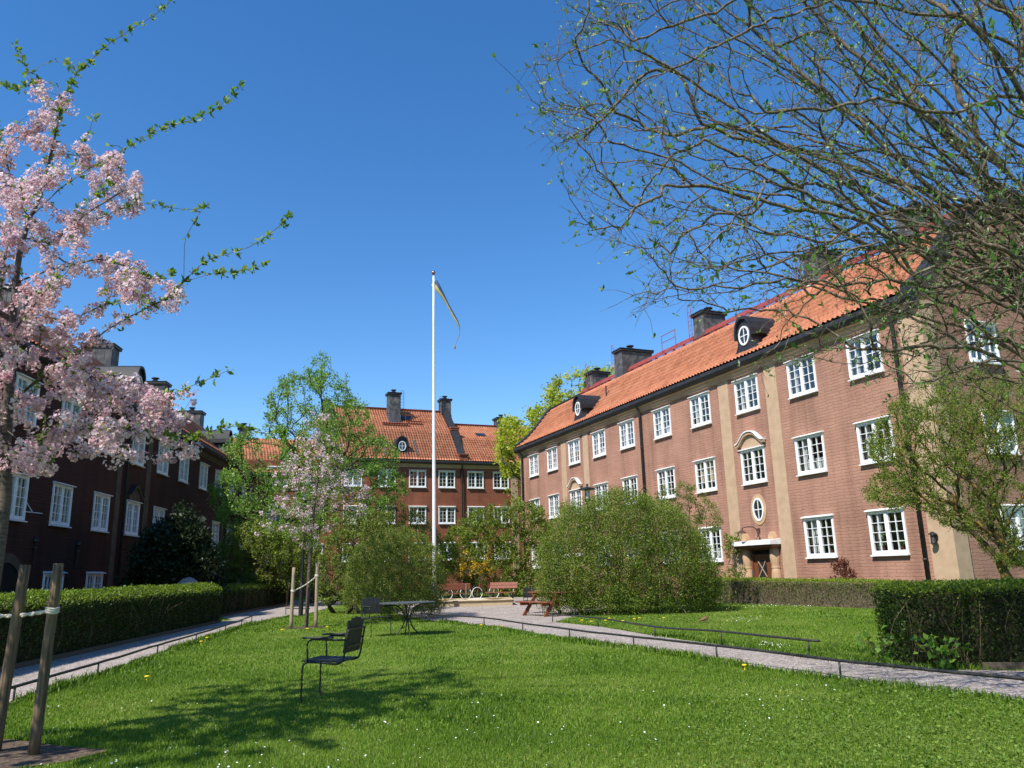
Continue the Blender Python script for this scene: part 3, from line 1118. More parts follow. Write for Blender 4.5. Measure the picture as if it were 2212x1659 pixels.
while x < 5.5:
    x2 = min(x + 3.0, 5.6)
    wk.bar((x, 4.70, 14.16), (x2 - .06, 4.70, 14.16), .46, .03, up=(0, -1, .75))
    for xb in (x + .3, x + 1.35, x + 2.4):
        wk.add([(xb, 4.52, 14.03), (xb, 4.95, 13.93), (xb, 4.55, 13.78), (xb + .03, 4.52, 14.03), (xb + .03, 4.95, 13.93), (xb + .03, 4.55, 13.78)], [(0, 1, 2), (5, 4, 3), (0, 3, 4, 1), (1, 4, 5, 2), (2, 5, 3, 0)])
        wk.box(xb - .12, xb + .12, 4.5, 4.6, 13.72, 13.9)
    x = x2
for xx in np.arange(-26.6, 5.6, .12):
    wk.box(xx, xx + .02, 5.42, 5.58, 14.2, 14.32)
wk.box(-26.6, 5.6, 5.47, 5.49, 14.3, 14.33)
wk.build("roof_walkway", 'red_metal', RB)
rl = MB()
for xx in (-15.5, -14.05):
    rl.tube([(xx, 4.6, 14.0), (xx, 4.6, 15.15)], .022, 6)
for z in (15.15, 14.72):
    rl.tube([(-15.55, 4.6, z), (-14.0, 4.6, z)], .02, 6)
rl.build("roof_railing", 'red_metal', RB)
ur = MB()
ur.lathe([(.42, 14.15), (.16, 14.55), (.07, 14.62), (.06, 14.70), (.15, 14.78), (.20, 14.95), (.20, 15.02), (.26, 15.04), (.22, 15.10), (.06, 15.16), (.02, 15.32)], 14, c=(-27.15, 5.5))
ur.build("urn_finial", 'black_metal', RB, smooth=False)
vp_ = MB()
for xv in (-16.9, -3.15):
    vp_.tube([(xv, 1.35, 11.3), (xv, 1.35, 12.15)], .045, 8)
vp_.build("vent_pipe", 'black_metal', RB)
skylight(RB, -21.2, (EAVE_R[3], EAVE_R[2]), .1, .7, .9)
skylight(RB, 3.1, (EAVE_R[3], EAVE_R[2]), .15, .9, .9)
# small lantern on the corner pilaster
ln = MB()
ln.lathe([(.14, 2.17), (.11, 2.2), (.03, 2.26)], 10, c=(5.66, -.16))
ln.lathe([(.12, 1.90), (.12, 1.915)], 10, c=(5.66, -.16))
for a in range(4):
    ln.tube([(5.66 + .08 * math.cos(a * 1.57), -.16 + .08 * math.sin(a * 1.57), 1.91), (5.66 + .08 * math.cos(a * 1.57), -.16 + .08 * math.sin(a * 1.57), 2.18)], .01, 5)
ln.box(5.65, 5.67, -.1, -.03, 2.1, 2.13)
lo_ = ln.build("wall_lantern", 'iron', RB)
lg = MB()
lg.lathe([(.065, 1.92), (.065, 2.16)], 10, c=(5.66, -.16))
lg.build("lantern_glass", 'slate', lo_)

# ---- far building: taller middle with stepped gables, lower wings
FB = thing("apartment_building", "dark red brick house closing the far end of the courtyard, higher in its middle", "building", (-5.83, 67.5, 0), rad(22.3), "brick houses round the courtyard")
COLS_F = [-14.0, -11.0, -8.0, -5.18, -2.55, .02, 2.63, 5.0, 7.7, 10.6, 13.5]
WF = []
for c in COLS_F:
    WF += [(c, 8.53, 1.48, 1.52), (c, 5.50, 1.48, 1.50), (c, 2.50, 1.48, 1.48)]
facade(-17.5, 16, 0, 10.55, WF).build("wall", ['brick_red', 'room'], FB)
for c, z, w, h in WF:
    if c < 10:
        add_window(FB, (c, 0, z), w, h, rk.choice([0, 6, 6, 0, 3]))
CEN = [(-.34, 10.84), (2.3, 13.75), (5.5, 16.4)]
WNG = [(-.34, 10.84), (2.3, 13.30), (5.5, 15.20)]
WNL = [(-.34, 9.45), (2.3, 11.5), (5.5, 13.15)]
obj("roof", roof_mesh("roof", -9.3, 1.2, CEN, 5, 5.5), FB)
obj("roof", roof_mesh("roof", 1.5, 16, WNG, 6, 5.5), FB)
obj("roof", roof_mesh("roof", -19.5, -9.6, WNL, 7, 5.5), FB)
gutter_cornice(FB, -9.6, 16, 10.56)
gutter_cornice(FB, -17.5, -9.65, 9.2)
for x0, side in ((1.15, 1), (-9.75, -1)):
    f = MB()
    low = WNG if side > 0 else WNL
    f.prism(gable_fill(CEN, 5.5, 8.9), x0 + .1, x0 + .5, 0, 'yz')
    f.build("gable_top", 'brick_red', FB)
    c = MB()
    cur = [(-.30, 11.30), (.25, 11.62), (.9, 12.35), (1.6, 13.3), (2.1, 14.0), (2.7, 14.35), (3.6, 15.2), (5.0, 16.6), (5.5, 16.95)]
    bot = [(y, z) for y, z in CEN]
    c.prism(cur + [(11 - y, z) for y, z in cur[::-1]][1:] + [(11 - y, z - .1) for y, z in bot] + [(y, z - .1) for y, z in bot[::-1]][1:], x0, x0 + .62, 0, 'yz')
    o = c.build("gable_coping", 'black_metal', FB)
    p = MB()
    p.box(x0 - .02, x0 + .66, -.38, -.05, 10.9, 11.32)
    p.box(x0 - .08, x0 + .72, -.44, .0, 11.32, 11.42)
    p.box(x0 - .12, x0 + .76, -.48, .04, 11.42, 11.50)
    p.build("coping_block", 'brick_red', o)
    p = MB()
    p.box(x0 - .05, x0 + .70, 2.05, 2.5, 14.02, 14.2)
    p.box(x0 - .10, x0 + .74, 2.0, 2.55, 14.2, 14.32)
    p.build("coping_block", 'brick_red', o)
for x in (1.37,):
    downpipe(FB, x, 10.56)
pilaster(FB, 5.95, 6.6, 0, 10.26)
chimney(FB, -3.75, 3.9, 1.05, 1.0, 14.2, 17.45, 1, ('iron', -3.05, 3.5, 15.4, 17.5))
chimney(FB, 1.5, 5.2, .95, .95, 15.0, 17.45, 1, ('iron', .95, 4.6, 15.8, 17.4))
chimney(FB, 7.2, 5.3, 1.1, 1.1, 14.5, 15.95, 1, ('iron', 7.8, 4.9, 14.9, 15.9))
chimney(FB, -16.4, 5.2, .8, .8, 12.5, 14.0, 1)
dormer(FB, -3.88, 11.15, .12, 2.6, True)
dormer(FB, -13.2, 9.8, .12, 2.6)
ap = MB()
for a, b, m in ((-5.3, -4.65, 0), (-3.1, -2.55, 0)):
    ap.add([(a, .15, 11.42), (b, .15, 11.42), (b, 1.3, 12.72), (a, 1.3, 12.72)], [(0, 1, 2, 3)])
for a in (-5.36, -2.55):
    ap.bar((a, -.1, 11.2), (a, 1.3, 12.75), .1, .16)
ap.build("dormer_apron", 'dark_metal', FB)
skylight(FB, 4.3, (WNG[1], WNG[2]), .25, .9, .7)
skylight(FB, -2.55, (CEN[1], CEN[2]), .55, .9, .7)
wk = MB()
wk.bar((-9, 5.2, 16.35), (1.0, 5.2, 16.35), .3, .05)
wk.bar((2.0, 5.2, 15.2), (9, 5.2, 15.2), .3, .05)
wk.bar((-5.0, 2.9, 14.55), (-2.6, 2.9, 14.55), .35, .05)
wk.bar((-2.7, 3.2, 14.85), (-1.3, 3.2, 14.85), .3, .04)
for xx in (-2.75, -1.4):
    wk.tube([(xx, 3.3, 14.8), (xx, 3.3, 15.9)], .02, 5)
wk.tube([(-2.75, 3.3, 15.9), (-1.4, 3.3, 15.9)], .02, 5)
wk.tube([(-2.75, 3.3, 15.4), (-1.4, 3.3, 15.4)], .02, 5)
wk.build("roof_walkway", 'red_metal', FB)
gt = MB()
gt.box(-17.4, 15.9, 10.9, 11, 0, 10.6)
gt.prism(gable_fill(WNG, 5.5, 0), 15.8, 16.0, 0, 'yz')
gt.build("rear_wall", 'brick_red', FB)

# ---- left building: facade in its own shade
LEFTP = [(-.34, 8.78), (.5, 9.36), (1.5, 10.25), (2.6, 11.25), (3.7, 12.1), (5.5, 13.05)]
LB = thing("apartment_building", "long brick house on the left with its courtyard wall in deep shade", "building", (-17.13, 29.16, -.108), rad(96), "brick houses round the courtyard")
LB.scale = (1.08, 1.08, 1.08)
COLS_L = [-9.3, -5.85, -2.45, .75, 4.15, 7.5, 10.86, 14.15, 17.78, 21.0, 24.1, 27.2, 30.4, 33.4]
WL = []
for i, c in enumerate(COLS_L):
    WL += [(c, 6.36, 1.46, 1.5), (c, 3.31, 1.46, 1.5)]
    if i not in (2, 5, 10):
        WL.append((c, .28, 1.46, 1.5))
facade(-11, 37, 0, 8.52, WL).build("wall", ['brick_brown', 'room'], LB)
for c, z, w, h in WL:
    add_window(LB, (c, 0, z), w, h, rk.choice([1, 2, 3, 5, 1]))
obj("roof", roof_mesh("roof", -11, 38, LEFTP, 9, 5.5), LB)
gutter_cornice(LB, -11, 36.5, 8.48, 'plaster_shaded')
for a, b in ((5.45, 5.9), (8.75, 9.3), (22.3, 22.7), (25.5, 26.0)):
    pilaster(LB, a, b, 0, 8.2, 'plaster_shaded')
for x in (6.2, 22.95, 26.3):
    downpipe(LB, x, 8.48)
pediment(LB, 7.5, 5.05, 'plaster_shaded', 'black_metal')
pediment(LB, 24.1, 5.05, 'plaster_shaded', 'black_metal')
for cx in (6.9, 22.9):
    dormer(LB, cx, 8.95)
chimney(LB, 15.8, 5.4, 1.0, 1.6, 12.2, 14.25)
chimney(LB, 24.6, 5.4, 1.0, 1.6, 12.2, 14.25)
chimney(LB, 33.0, 5.4, 1.0, 1.6, 12.2, 14.0)
chimney(LB, 6.3, 5.4, 1.0, 1.6, 12.2, 14.1)
skylight(LB, 9.2, (LEFTP[2], LEFTP[3]), .3, .7, .9)
ar = MB()
n = 18
for k in range(n):
    a0, a1 = math.pi * k / n, math.pi * (k + 1) / n
    ar.add([(-2.45 + r * math.cos(a), y, 1.0 + r * math.sin(a)) for y in (-.04, 0) for r, a in ((1.05, a0), (1.35, a0), (1.35, a1), (1.05, a1))],
           [(0, 1, 2, 3), (7, 6, 5, 4), (1, 5, 6, 2), (0, 3, 7, 4)])
for s in (-1, 1):
    ar.box(-2.45 + min(s * 1.05, s * 1.35), -2.45 + max(s * 1.05, s * 1.35), -.04, 0, 0, 1.0)
ao = ar.build("arched_gateway", 'plaster_shaded', LB)
ad = MB()
ad.add([(-2.45 + 1.05 * math.cos(math.pi * k / n), -.006, 1.0 + 1.05 * math.sin(math.pi * k / n)) for k in range(n + 1)] + [(-3.5, -.006, 0), (-1.4, -.006, 0)], [tuple(range(n + 1)) + (n + 1, n + 2)])
ad.build("gate_leaf", 'iron', ao)
for x in (-.85, 2.35):
    a = MB()
    a.tube([(x, -.05, 2.0), (x, -.05, 2.85)], .035, 6)
    a.lathe([(.03, 2.7), (.1, 2.75), (.1, 2.82), (.03, 2.9)], 8, c=(x, -.05))
    a.tube([(x - .12, -.05, 2.55), (x + .12, -.05, 2.55)], .025, 6)
    a.build("wall_anchor", 'iron', LB)
st = MB()
st.tube([(-1.72, -.04, 3.65), (-1.25, -.35, 3.62)], .012, 5)
st.tube([(-1.72, -.04, 3.95), (-1.55, -.18, 3.64)], .012, 5)
st.build("window_stay", 'white', LB)
gt = MB()
gt.box(-11, 37, 10.9, 11, 0, 8.9)
gt.prism(gable_fill(LEFTP, 5.5, 0), -11.2, -11.0, 0, 'yz')
gt.prism([(11 - y, z) for y, z in LEFTP[::-1]] + [(11.3, 8.6), (5.6, 12.9)], -11, 38, 0, 'yz')
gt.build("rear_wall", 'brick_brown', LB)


def potted(label, bld, x, z, col, h=.35):
    """pot and plant on an inner window sill"""
    m4 = bld.matrix_basis
    p = m4 @ Vector((x, .15, z))
    t = thing("potted_plant", label, "potted plant", tuple(p), 0, "plants on the window sills")
    b = MB()
    b.lathe([(.05, 0), (.07, .11), (.075, .11), (.075, .13), (.06, .13)], 12)
    b.build("pot", 'door_red', t)
    rs = np.random.RandomState(int(abs(x) * 10))
    n = 40
    B = np.stack([rs.normal(size=n) * .05, rs.normal(size=n) * .03, rs.uniform(.12, h, n)], 1)
    V, F = leaves(B, rs.normal(size=(n, 3)) * .6 + np.array([0, 0, .6]), rs.uniform(.07, .14, n), .05, rs)
    obj("leaves", mesh_np("leaves", V, [F], col, np.repeat(rs.rand(n), 4)), t)


# ------------------------------------------------------------------ plants: skeletons, twigs, leaves
class Skel:
    def __init__(s, cap=80000):
        s.P = np.zeros((cap, 3))
        s.L = np.zeros(cap)
        s.par = np.full(cap, -1, int)
        s.dr = np.zeros((cap, 3))
        s.n = 0

    def add(s, p, par):
        i = s.n
        s.P[i] = p
        s.par[i] = par
        if par >= 0:
            v = s.P[i] - s.P[par]
            l = np.linalg.norm(v)
            s.L[i] = s.L[par] + l
            s.dr[i] = v / (l + 1e-9)
        else:
            s.L[i] = 0
        s.n += 1
        return i

    def line(s, pts, seg=.2, par=-1, smooth=True):
        C = catmull(pts, seg) if smooth else np.array(pts)
        ids = []
        for k, p in enumerate(C):
            if k == 0 and par >= 0:
                continue
            par = s.add(p, par)
            ids.append(par)
        return ids

    def nearest(s, T):
        return int(np.argmin(np.linalg.norm(s.P[:s.n] - np.array(T), axis=1)))

    def attract(s, targets, rng, seg=.2, wpath=.25, bend=.35, jit=.0, lo=0, dirw=.0):
        for T in targets:
            dv = T - s.P[lo:s.n]
            D = np.linalg.norm(dv, axis=1)
            if dirw:
                D = D * (1 + dirw * (1 - (dv * s.dr[lo:s.n]).sum(1) / (D + 1e-9)))
            i = lo + int(np.argmin(D + wpath * s.L[lo:s.n]))
            a = s.P[i].copy()
            dist = np.linalg.norm(T - a)
            if dist < seg * .4:
                continue
            pd = a - s.P[s.par[i]] if s.par[i] >= 0 else (T - a)
            pd = pd / (np.linalg.norm(pd) + 1e-9)
            c = a + pd * dist * bend + rng.normal(size=3) * dist * .06
            n = max(1, int(round(dist / seg)))
            p = i
            for k in range(1, n + 1):
                t = k / n
                q = a * (1 - t) ** 2 + 2 * c * t * (1 - t) + T * t * t
                if jit and k < n:
                    q = q + rng.normal(size=3) * jit
                p = s.add(q, p)

    def radii(s, tip, root, e=2.3):
        n = s.n
        A = np.zeros(n)
        ch = np.bincount(s.par[:n][s.par[:n] >= 0], minlength=n)
        for i in range(n - 1, -1, -1):
            if ch[i] == 0:
                A[i] = tip ** e
            if s.par[i] >= 0:
                A[s.par[i]] += A[i]
        R = A ** (1 / e)
        m = R[:n].max()
        if m > tip * 1.01:
            R = tip + (R - tip) * (root - tip) / (m - tip)
        s.R = R
        s.nch = ch
        return R

    def chains(s):
        n = s.n
        best = np.full(n, -1)
        for i in range(n):
            p = s.par[i]
            if p >= 0 and (best[p] < 0 or s.R[i] > s.R[best[p]]):
                best[p] = i
        out = []
        for i in range(n):
            p = s.par[i]
            if p < 0 or best[p] != i:
                c = [p, i] if p >= 0 else [i]
                j = best[i]
                while j >= 0:
                    c.append(j)
                    j = best[j]
                if len(c) > 1:
                    out.append(c)
        return out


def tubes(S, rmin=0.0, sides=None, tipk=.6):
    VV, QF, TF = [], [], []
    o = 0
    for c in S.chains():
        P = S.P[c]
        R = S.R[c].copy()
        if S.par[c[1]] == c[0] and len(c) > 1:
            R[0] = R[1]
        R[-1] *= tipk
        n = sides or (8 if R.max() > .03 else (5 if R.max() > .009 else 3))
        T = np.gradient(P, axis=0)
        T /= np.linalg.norm(T, axis=1)[:, None] + 1e-12
        ref = np.array([.31, .57, .76]) if abs(T @ np.array([.31, .57, .76])).max() < .93 else np.array([.9, -.35, .2])
        A = np.cross(T, ref)
        A /= np.linalg.norm(A, axis=1)[:, None] + 1e-12
        B = np.cross(T, A)
        an = np.linspace(0, 2 * math.pi, n, endpoint=False)
        V = P[:, None] + R[:, None, None] * (np.cos(an)[None, :, None] * A[:, None] + np.sin(an)[None, :, None] * B[:, None])
        k = len(P)
        idx = np.arange(k * n).reshape(k, n) + o
        nx = np.roll(idx, -1, axis=1)
        QF.append(np.stack([idx[:-1], nx[:-1], nx[1:], idx[1:]], -1).reshape(-1, 4))
        VV.append(V.reshape(-1, 3))
        o += k * n
    return np.vstack(VV), [np.vstack(QF)]


def unit(v):
    return v / (np.linalg.norm(v, axis=-1, keepdims=True) + 1e-9)


def leaves(B, D, L, Wd, rng, fold=.18, flat=0.0):
    """folded diamond leaves from base B along D"""
    n = len(B)
    D = unit(D)
    r = rng.normal(size=(n, 3))
    if flat:
        r = r * (1 - flat) + np.array([0, 0, 1.0]) * flat
    Nn = unit(r - (r * D).sum(1)[:, None] * D)
    Sd = np.cross(D, Nn)
    L = np.broadcast_to(L, n)[:, None]
    Wd = np.broadcast_to(Wd, n)[:, None]
    V = np.stack([B, B + D * L * .48 + Sd * Wd * .5 + Nn * Wd * fold, B + D * L - Nn * L * .12, B + D * L * .48 - Sd * Wd * .5 + Nn * Wd * fold], 1)
    F = np.arange(4 * n).reshape(n, 4)
    return V.reshape(-1, 3), F


def leaf_cloud(name, B, D, L, W_, rng, mat, parent, tint=None, **kw):
    V, F = leaves(B, D, L, W_, rng, **kw)
    if tint is None:
        tint = rng.rand(len(B))
    return obj(name, mesh_np(name, V, [F], mat, np.repeat(tint, 4)), parent)


def px_volume(poly, Y0, Y1, n, rng, zmin=.15, round_=True, holes=0):
    """points inside a crown: its outline seen from the garden path, and its own depth"""
    P = np.array(poly, float)
    out = []
    x0, y0 = P.min(0)
    x1, y1 = P.max(0)
    cx, cy = (x0 + x1) / 2, (y0 + y1) / 2
    nh = max(1, holes)
    hx, hy, hr = rng.uniform(x0, x1, nh), rng.uniform(y0, y1, nh), rng.uniform(.04, .11, nh) * (x1 - x0)
    hY = rng.uniform(Y0, Y1, nh)
    while len(out) < n:
        x, y = rng.uniform(x0, x1), rng.uniform(y0, y1)
        if not in_poly(np.array([x]), np.array([y]), poly)[0]:
            continue
        if round_:
            e = min(1, ((x - cx) / (x1 - x0) * 2) ** 2 * .8 + ((y - cy) / (y1 - y0) * 2) ** 2 * .5)
            hw = math.sqrt(max(.08, 1 - e))
        else:
            hw = 1
        Y = (Y0 + Y1) / 2 + (Y1 - Y0) / 2 * hw * rng.uniform(-1, 1)
        if (((x - hx) ** 2 + (y - hy) ** 2 < hr ** 2) & (np.abs(Y - hY) < (Y1 - Y0) * .3)).any() and holes and rng.rand() < .85:
            continue
        p = at(x, y, Y)
        if p[2] > zmin:
            out.append(p)
    return np.array(out)


def plant(name, label, cat, roots, poly, Y0, Y1, ntwig, nleaf, lsize, mat, bark, rng, group=None, seg=.25, tip=.006, root=.06,
          spread=.22, up=.15, aspect=.55, trunk=None, wpath=.25, cluster=0, tint_lo=0.0, crown_name="crown", trunk_name="branches", flat=0.0, bend=.35):
    """tree or shrub: limbs grow from the roots through the crown, leaves sit on the twigs"""
    base = np.mean(np.array(roots), axis=0)
    S = Skel()
    for r in roots:
        if trunk is not None:
            S.line([r] + trunk, seg)
        else:
            tgt = np.array(r) + np.array([rng.normal() * .25, rng.normal() * .25, .5])
            S.line([r, tgt], seg)
    T = px_volume(poly, Y0, Y1, ntwig, rng, holes=22 if trunk is not None else 0)
    ref = S.P[S.n - 1] if trunk is not None else base
    T = T[np.argsort(np.linalg.norm(T - ref, axis=1))]
    S.attract(T, rng, seg, wpath=wpath if trunk is not None else .06, bend=bend, jit=seg * .05, dirw=.7)
    S.radii(tip, root)
    t = thing(name, label, cat, tuple(base), 0, group)
    V, F = tubes(S)
    obj(trunk_name, mesh_np(trunk_name, V - base, F, bark, smooth=True), t)
    thin = np.where(S.R < tip * 2.6)[0]
    thin = thin[S.par[thin] >= 0]
    if nleaf:
        w = np.where(S.nch[thin] == 0, 2.5, 1.0)
        if cluster:
            c = rng.choice(thin, max(1, nleaf // cluster), p=w / w.sum())
            pick = np.repeat(c, cluster)
        else:
            pick = rng.choice(thin, nleaf, p=w / w.sum())
        a = S.P[pick]
        b = S.P[S.par[pick]]
        u = rng.rand(len(pick), 1)
        B = a * (1 - u * .7) + b * u * .7 + rng.normal(size=a.shape) * lsize * spread
        D = unit(a - b) * .5 + rng.normal(size=a.shape) * .6 + np.array([0, 0, up])
        ll = lsize * rng.uniform(.55, 1.25, len(B))
        tt = np.clip(.5 + .22 * patch_noise(B[:, 0] * 1.3 + B[:, 2], B[:, 1] + B[:, 2] * 1.7, 1.6, 4) + rng.normal(size=len(B)) * .22, 0, 1)
        leaf_cloud(crown_name, B - base, D, ll, ll * aspect, rng, mat, t, tt, flat=flat)
    return t, S, base


rng = np.random.RandomState(11)

# trees and shrubs, from far to near
plant("maple_tree", "yellow green maple in spring flower beyond the end of the sunlit house", "tree", [(2.6, 61, 0)],
      [(1062, 960), (1085, 905), (1130, 890), (1170, 872), (1182, 830), (1225, 802), (1290, 798), (1340, 792), (1390, 815), (1420, 850), (1400, 920), (1290, 990), (1160, 1045), (1135, 1120), (1095, 1075), (1078, 1010)],
      56.5, 66, 700, 24000, .22, 'leaf_yellow', 'bark_dark', rng, seg=.5, tip=.018, root=.42, trunk=[(2.7, 61, 3), (2.9, 61, 6.5)], spread=.9, cluster=9, aspect=.7, crown_name="crown", trunk_name="trunk")
plant("broadleaf_tree", "tall loose green tree with small fresh leaves, tallest tree in the middle", "tree", [(-11.4, 44.8, 0)],
      [(690, 752), (718, 790), (752, 815), (795, 880), (806, 930), (850, 955), (872, 1010), (885, 1060), (830, 1095), (800, 1120), (700, 1140), (610, 1190), (545, 1205), (490, 1150), (455, 1090), (450, 1050), (500, 1000), (478, 960), (520, 930), (572, 900), (560, 868), (592, 838), (618, 800), (650, 812), (678, 775)],
      40.5, 48.5, 1300, 40000, .125, 'leaf_bluegreen', 'bark_dark', rng, seg=.35, tip=.010, root=.24, trunk=[(-11.3, 44.8, 2.5), (-10.9, 44.7, 6.5)], spread=.9, cluster=7, aspect=.62, crown_name="crown", trunk_name="trunk")
G_SH = "shrubs in and around the courtyard"
plant("lilac_shrub", "wide leafy shrub mass behind the two red benches", "shrub", [(-.8, 48, 0), (.8, 47.6, 0), (-2.2, 48.3, 0), (2.2, 47.6, 0), (-3.4, 48.5, 0)],
      [(935, 1290), (950, 1180), (985, 1125), (1025, 1105), (1060, 1092), (1110, 1078), (1165, 1085), (1195, 1150), (1190, 1290)], 45.8, 50, 700, 34000, .13, 'leaf_lilac', 'bark', rng, G_SH, seg=.35, tip=.012, root=.05, spread=.8, cluster=5)
plant("forsythia_shrub", "small orange yellow flowering bush left of the benches", "shrub", [(-2.6, 46.4, 0), (-1.4, 46.2, 0)],
      [(982, 1245), (992, 1188), (1010, 1178), (1030, 1200), (1058, 1192), (1066, 1240)], 45.2, 46.6, 60, 520, .10, 'flower_orange', 'bark', rng, seg=.25, tip=.010, root=.03, spread=.9, cluster=8, aspect=.8)
plant("bare_shrub", "brownish olive shrub with few leaves behind the flagpole foot", "shrub", [(-6.5, 50, 0), (-8, 50, 0), (-5.2, 50, 0)],
      [(735, 1290), (745, 1130), (790, 1085), (845, 1078), (890, 1098), (945, 1130), (965, 1190), (960, 1290)], 47.5, 52, 800, 18000, .12, 'leaf_olive', 'bark', rng, G_SH, seg=.35, tip=.012, root=.05, spread=.8, cluster=4)
plant("olive_shrub", "broad olive green shrub behind the far left hedge", "shrub", [(-15.0, 41, 0), (-13.4, 41, 0), (-11.6, 41, 0)],
      [(452, 1262), (462, 1190), (500, 1150), (540, 1125), (585, 1128), (640, 1145), (690, 1165), (700, 1280), (600, 1262)], 38.5, 43.5, 700, 30000, .12, 'leaf_olive', 'bark', rng, G_SH, seg=.3, tip=.011, root=.07, spread=.8, cluster=5)
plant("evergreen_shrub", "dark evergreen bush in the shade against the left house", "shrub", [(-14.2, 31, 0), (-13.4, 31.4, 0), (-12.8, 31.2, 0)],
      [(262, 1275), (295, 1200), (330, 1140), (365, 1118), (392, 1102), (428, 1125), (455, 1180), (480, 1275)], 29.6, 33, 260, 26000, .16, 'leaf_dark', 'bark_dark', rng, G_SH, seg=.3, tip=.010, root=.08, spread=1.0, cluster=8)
plant("dark_shrub", "leaning dark stemmed shrub between the young cherry and the black table", "shrub", [(-6.6, 31.5, 0), (-6.1, 31.2, 0), (-7.2, 32, 0)],
      [(690, 1300), (685, 1210), (705, 1165), (745, 1115), (800, 1095), (850, 1110), (850, 1190), (800, 1300)], 29.5, 34, 520, 16000, .09, 'leaf_olive', 'bark_dark', rng, G_SH, seg=.25, tip=.009, root=.10, spread=.8, cluster=4)
plant("spirea_shrub", "rounded fine leaved yellow green bush just behind the round table", "shrub", [(-3.6, 27.0, 0), (-4.1, 26.6, 0), (-3.0, 26.6, 0), (-4.6, 27.2, 0), (-2.7, 27, 0), (-4.9, 26.4, 0)],
      [(738, 1310), (742, 1235), (775, 1175), (820, 1145), (870, 1138), (915, 1150), (950, 1195), (962, 1260), (950, 1322), (850, 1330), (775, 1318)], 24.8, 28.8, 1100, 48000, .055, 'leaf_olive', 'bark', rng, G_SH, seg=.18, tip=.005, root=.03, spread=1.2, cluster=6, tint_lo=.3)
plant("lilac_shrub", "big dense lilac bush on the right of the gravel yard, largest of the shrubs", "shrub", [(2.4, 26, 0), (3.2, 25.6, 0), (4.0, 26, 0), (4.8, 25.8, 0), (5.6, 26.2, 0), (3.6, 26.8, 0), (6.2, 26, 0), (1.9, 25.6, 0), (1.3, 25.9, 0), (2.7, 25.2, 0), (4.4, 25.2, 0), (5.2, 25.3, 0), (6.6, 25.7, 0)],
      [(1172, 1325), (1158, 1255), (1165, 1185), (1192, 1125), (1222, 1088), (1250, 1092), (1300, 1070), (1345, 1056), (1380, 1072), (1425, 1086), (1470, 1110), (1510, 1150), (1542, 1205), (1558, 1265), (1550, 1325), (1400, 1338), (1250, 1335)],
      24.4, 28.2, 3000, 125000, .058, 'leaf_lilac', 'bark', rng, G_SH, seg=.2, tip=.0065, root=.035, spread=2.2, cluster=4, up=.3)
plant("thin_shrub", "thin twiggy shrub with reddish young leaves rising behind the big lilac", "shrub", [(6.5, 28.6, 0), (6.9, 28.9, 0)],
      [(1395, 1095), (1425, 1050), (1470, 1040), (1505, 1055), (1545, 1090), (1562, 1125), (1545, 1150), (1500, 1175), (1440, 1130)], 27.8, 29.8, 220, 4500, .07, 'leaf_olive', 'bark', rng, G_SH, seg=.2, tip=.006, root=.03, spread=.8, cluster=4)
# shrubs against the sunlit house
pr = np.array([10.81, 30.0, 0.0])
dR, nR = np.array([-.3795, .9252, 0]), np.array([-.9252, -.3795, 0])
for nm, lb, s0, of, h, hw, mt, sz in (("climbing_shrub", "slim green shrub climbing the wall left of the brown door", 3.85, .45, 2.75, .55, 'leaf_lilac', .09),
                                      ("copper_shrub", "small copper red bush under the ground floor windows", -2.4, .7, 1.5, .5, 'leaf_red', .085)):
    b = pr + dR * s0 + nR * of
    S = Skel()
    for k in range(5):
        q = b + dR * rng.uniform(-.3, .3) + nR * rng.uniform(-.1, .1)
        S.line([q, q + np.array([0, 0, .4])], .15)
    T = np.array([b + dR * rng.uniform(-hw, hw) * (1 if z < h * .6 else .6) + nR * rng.uniform(-.25, .25) + np.array([0, 0, z]) for z in sorted(rng.uniform(.4, h, 90))])
    S.attract(T, rng, .15, wpath=.1)
    S.radii(.005, .025)
    t = thing(nm, lb, "shrub", tuple(b))
    V, F = tubes(S)
    obj("branches", mesh_np("branches", V - b, F, 'bark', smooth=True), t)
    thin = np.where(S.R < .012)[0]
    p = rng.choice(thin, 1500)
    B = S.P[p] + rng.normal(size=(1500, 3)) * .05
    leaf_cloud("crown", B - b, rng.normal(size=B.shape), sz * rng.uniform(.6, 1.2, 1500), sz * .6, rng, mt, t)

plant("small_tree", "low spreading tree with orange lichen on its branches in front of the gable", "tree", [(10.1, 16.2, 0), (10.35, 16.3, 0), (10.0, 16.6, 0), (10.6, 15.9, 0)],
      [(1858, 1075), (1895, 1010), (1868, 965), (1905, 900), (1935, 850), (1985, 820), (2030, 790), (2085, 800), (2150, 805), (2225, 840), (2330, 920), (2340, 1130), (2250, 1240), (2150, 1215), (2085, 1150), (2035, 1140), (1985, 1095), (1925, 1105)],
      14.0, 18.4, 2600, 66000, .043, 'leaf_lilac', 'bark_lichen', rng, seg=.16, tip=.0055, root=.10, trunk=[(10.0, 16.2, .5), (9.6, 16.1, 1.2)], spread=.9, cluster=4, up=.3, crown_name="crown", trunk_name="trunk")


bpy.context.view_layer.update()
potted("tall green plant in the ground floor window nearest the right downpipe", RB, 3.45, 1.76, 'leaf_green', .6)
potted("low potted plant in the ground floor window nearest the right downpipe", RB, 4.2, 1.76, 'leaf_green', .3)
potted("red flowering pot plant in the ground floor window right of the door", RB, 1.1, 1.76, 'leaf_red', .5)
potted("green pot plant in the middle floor window nearest the downpipe", RB, 3.5, 4.80, 'leaf_green', .4)
potted("pot plant in the top floor window left of the tan strips", RB, -5.5, 7.80, 'leaf_green', .35)

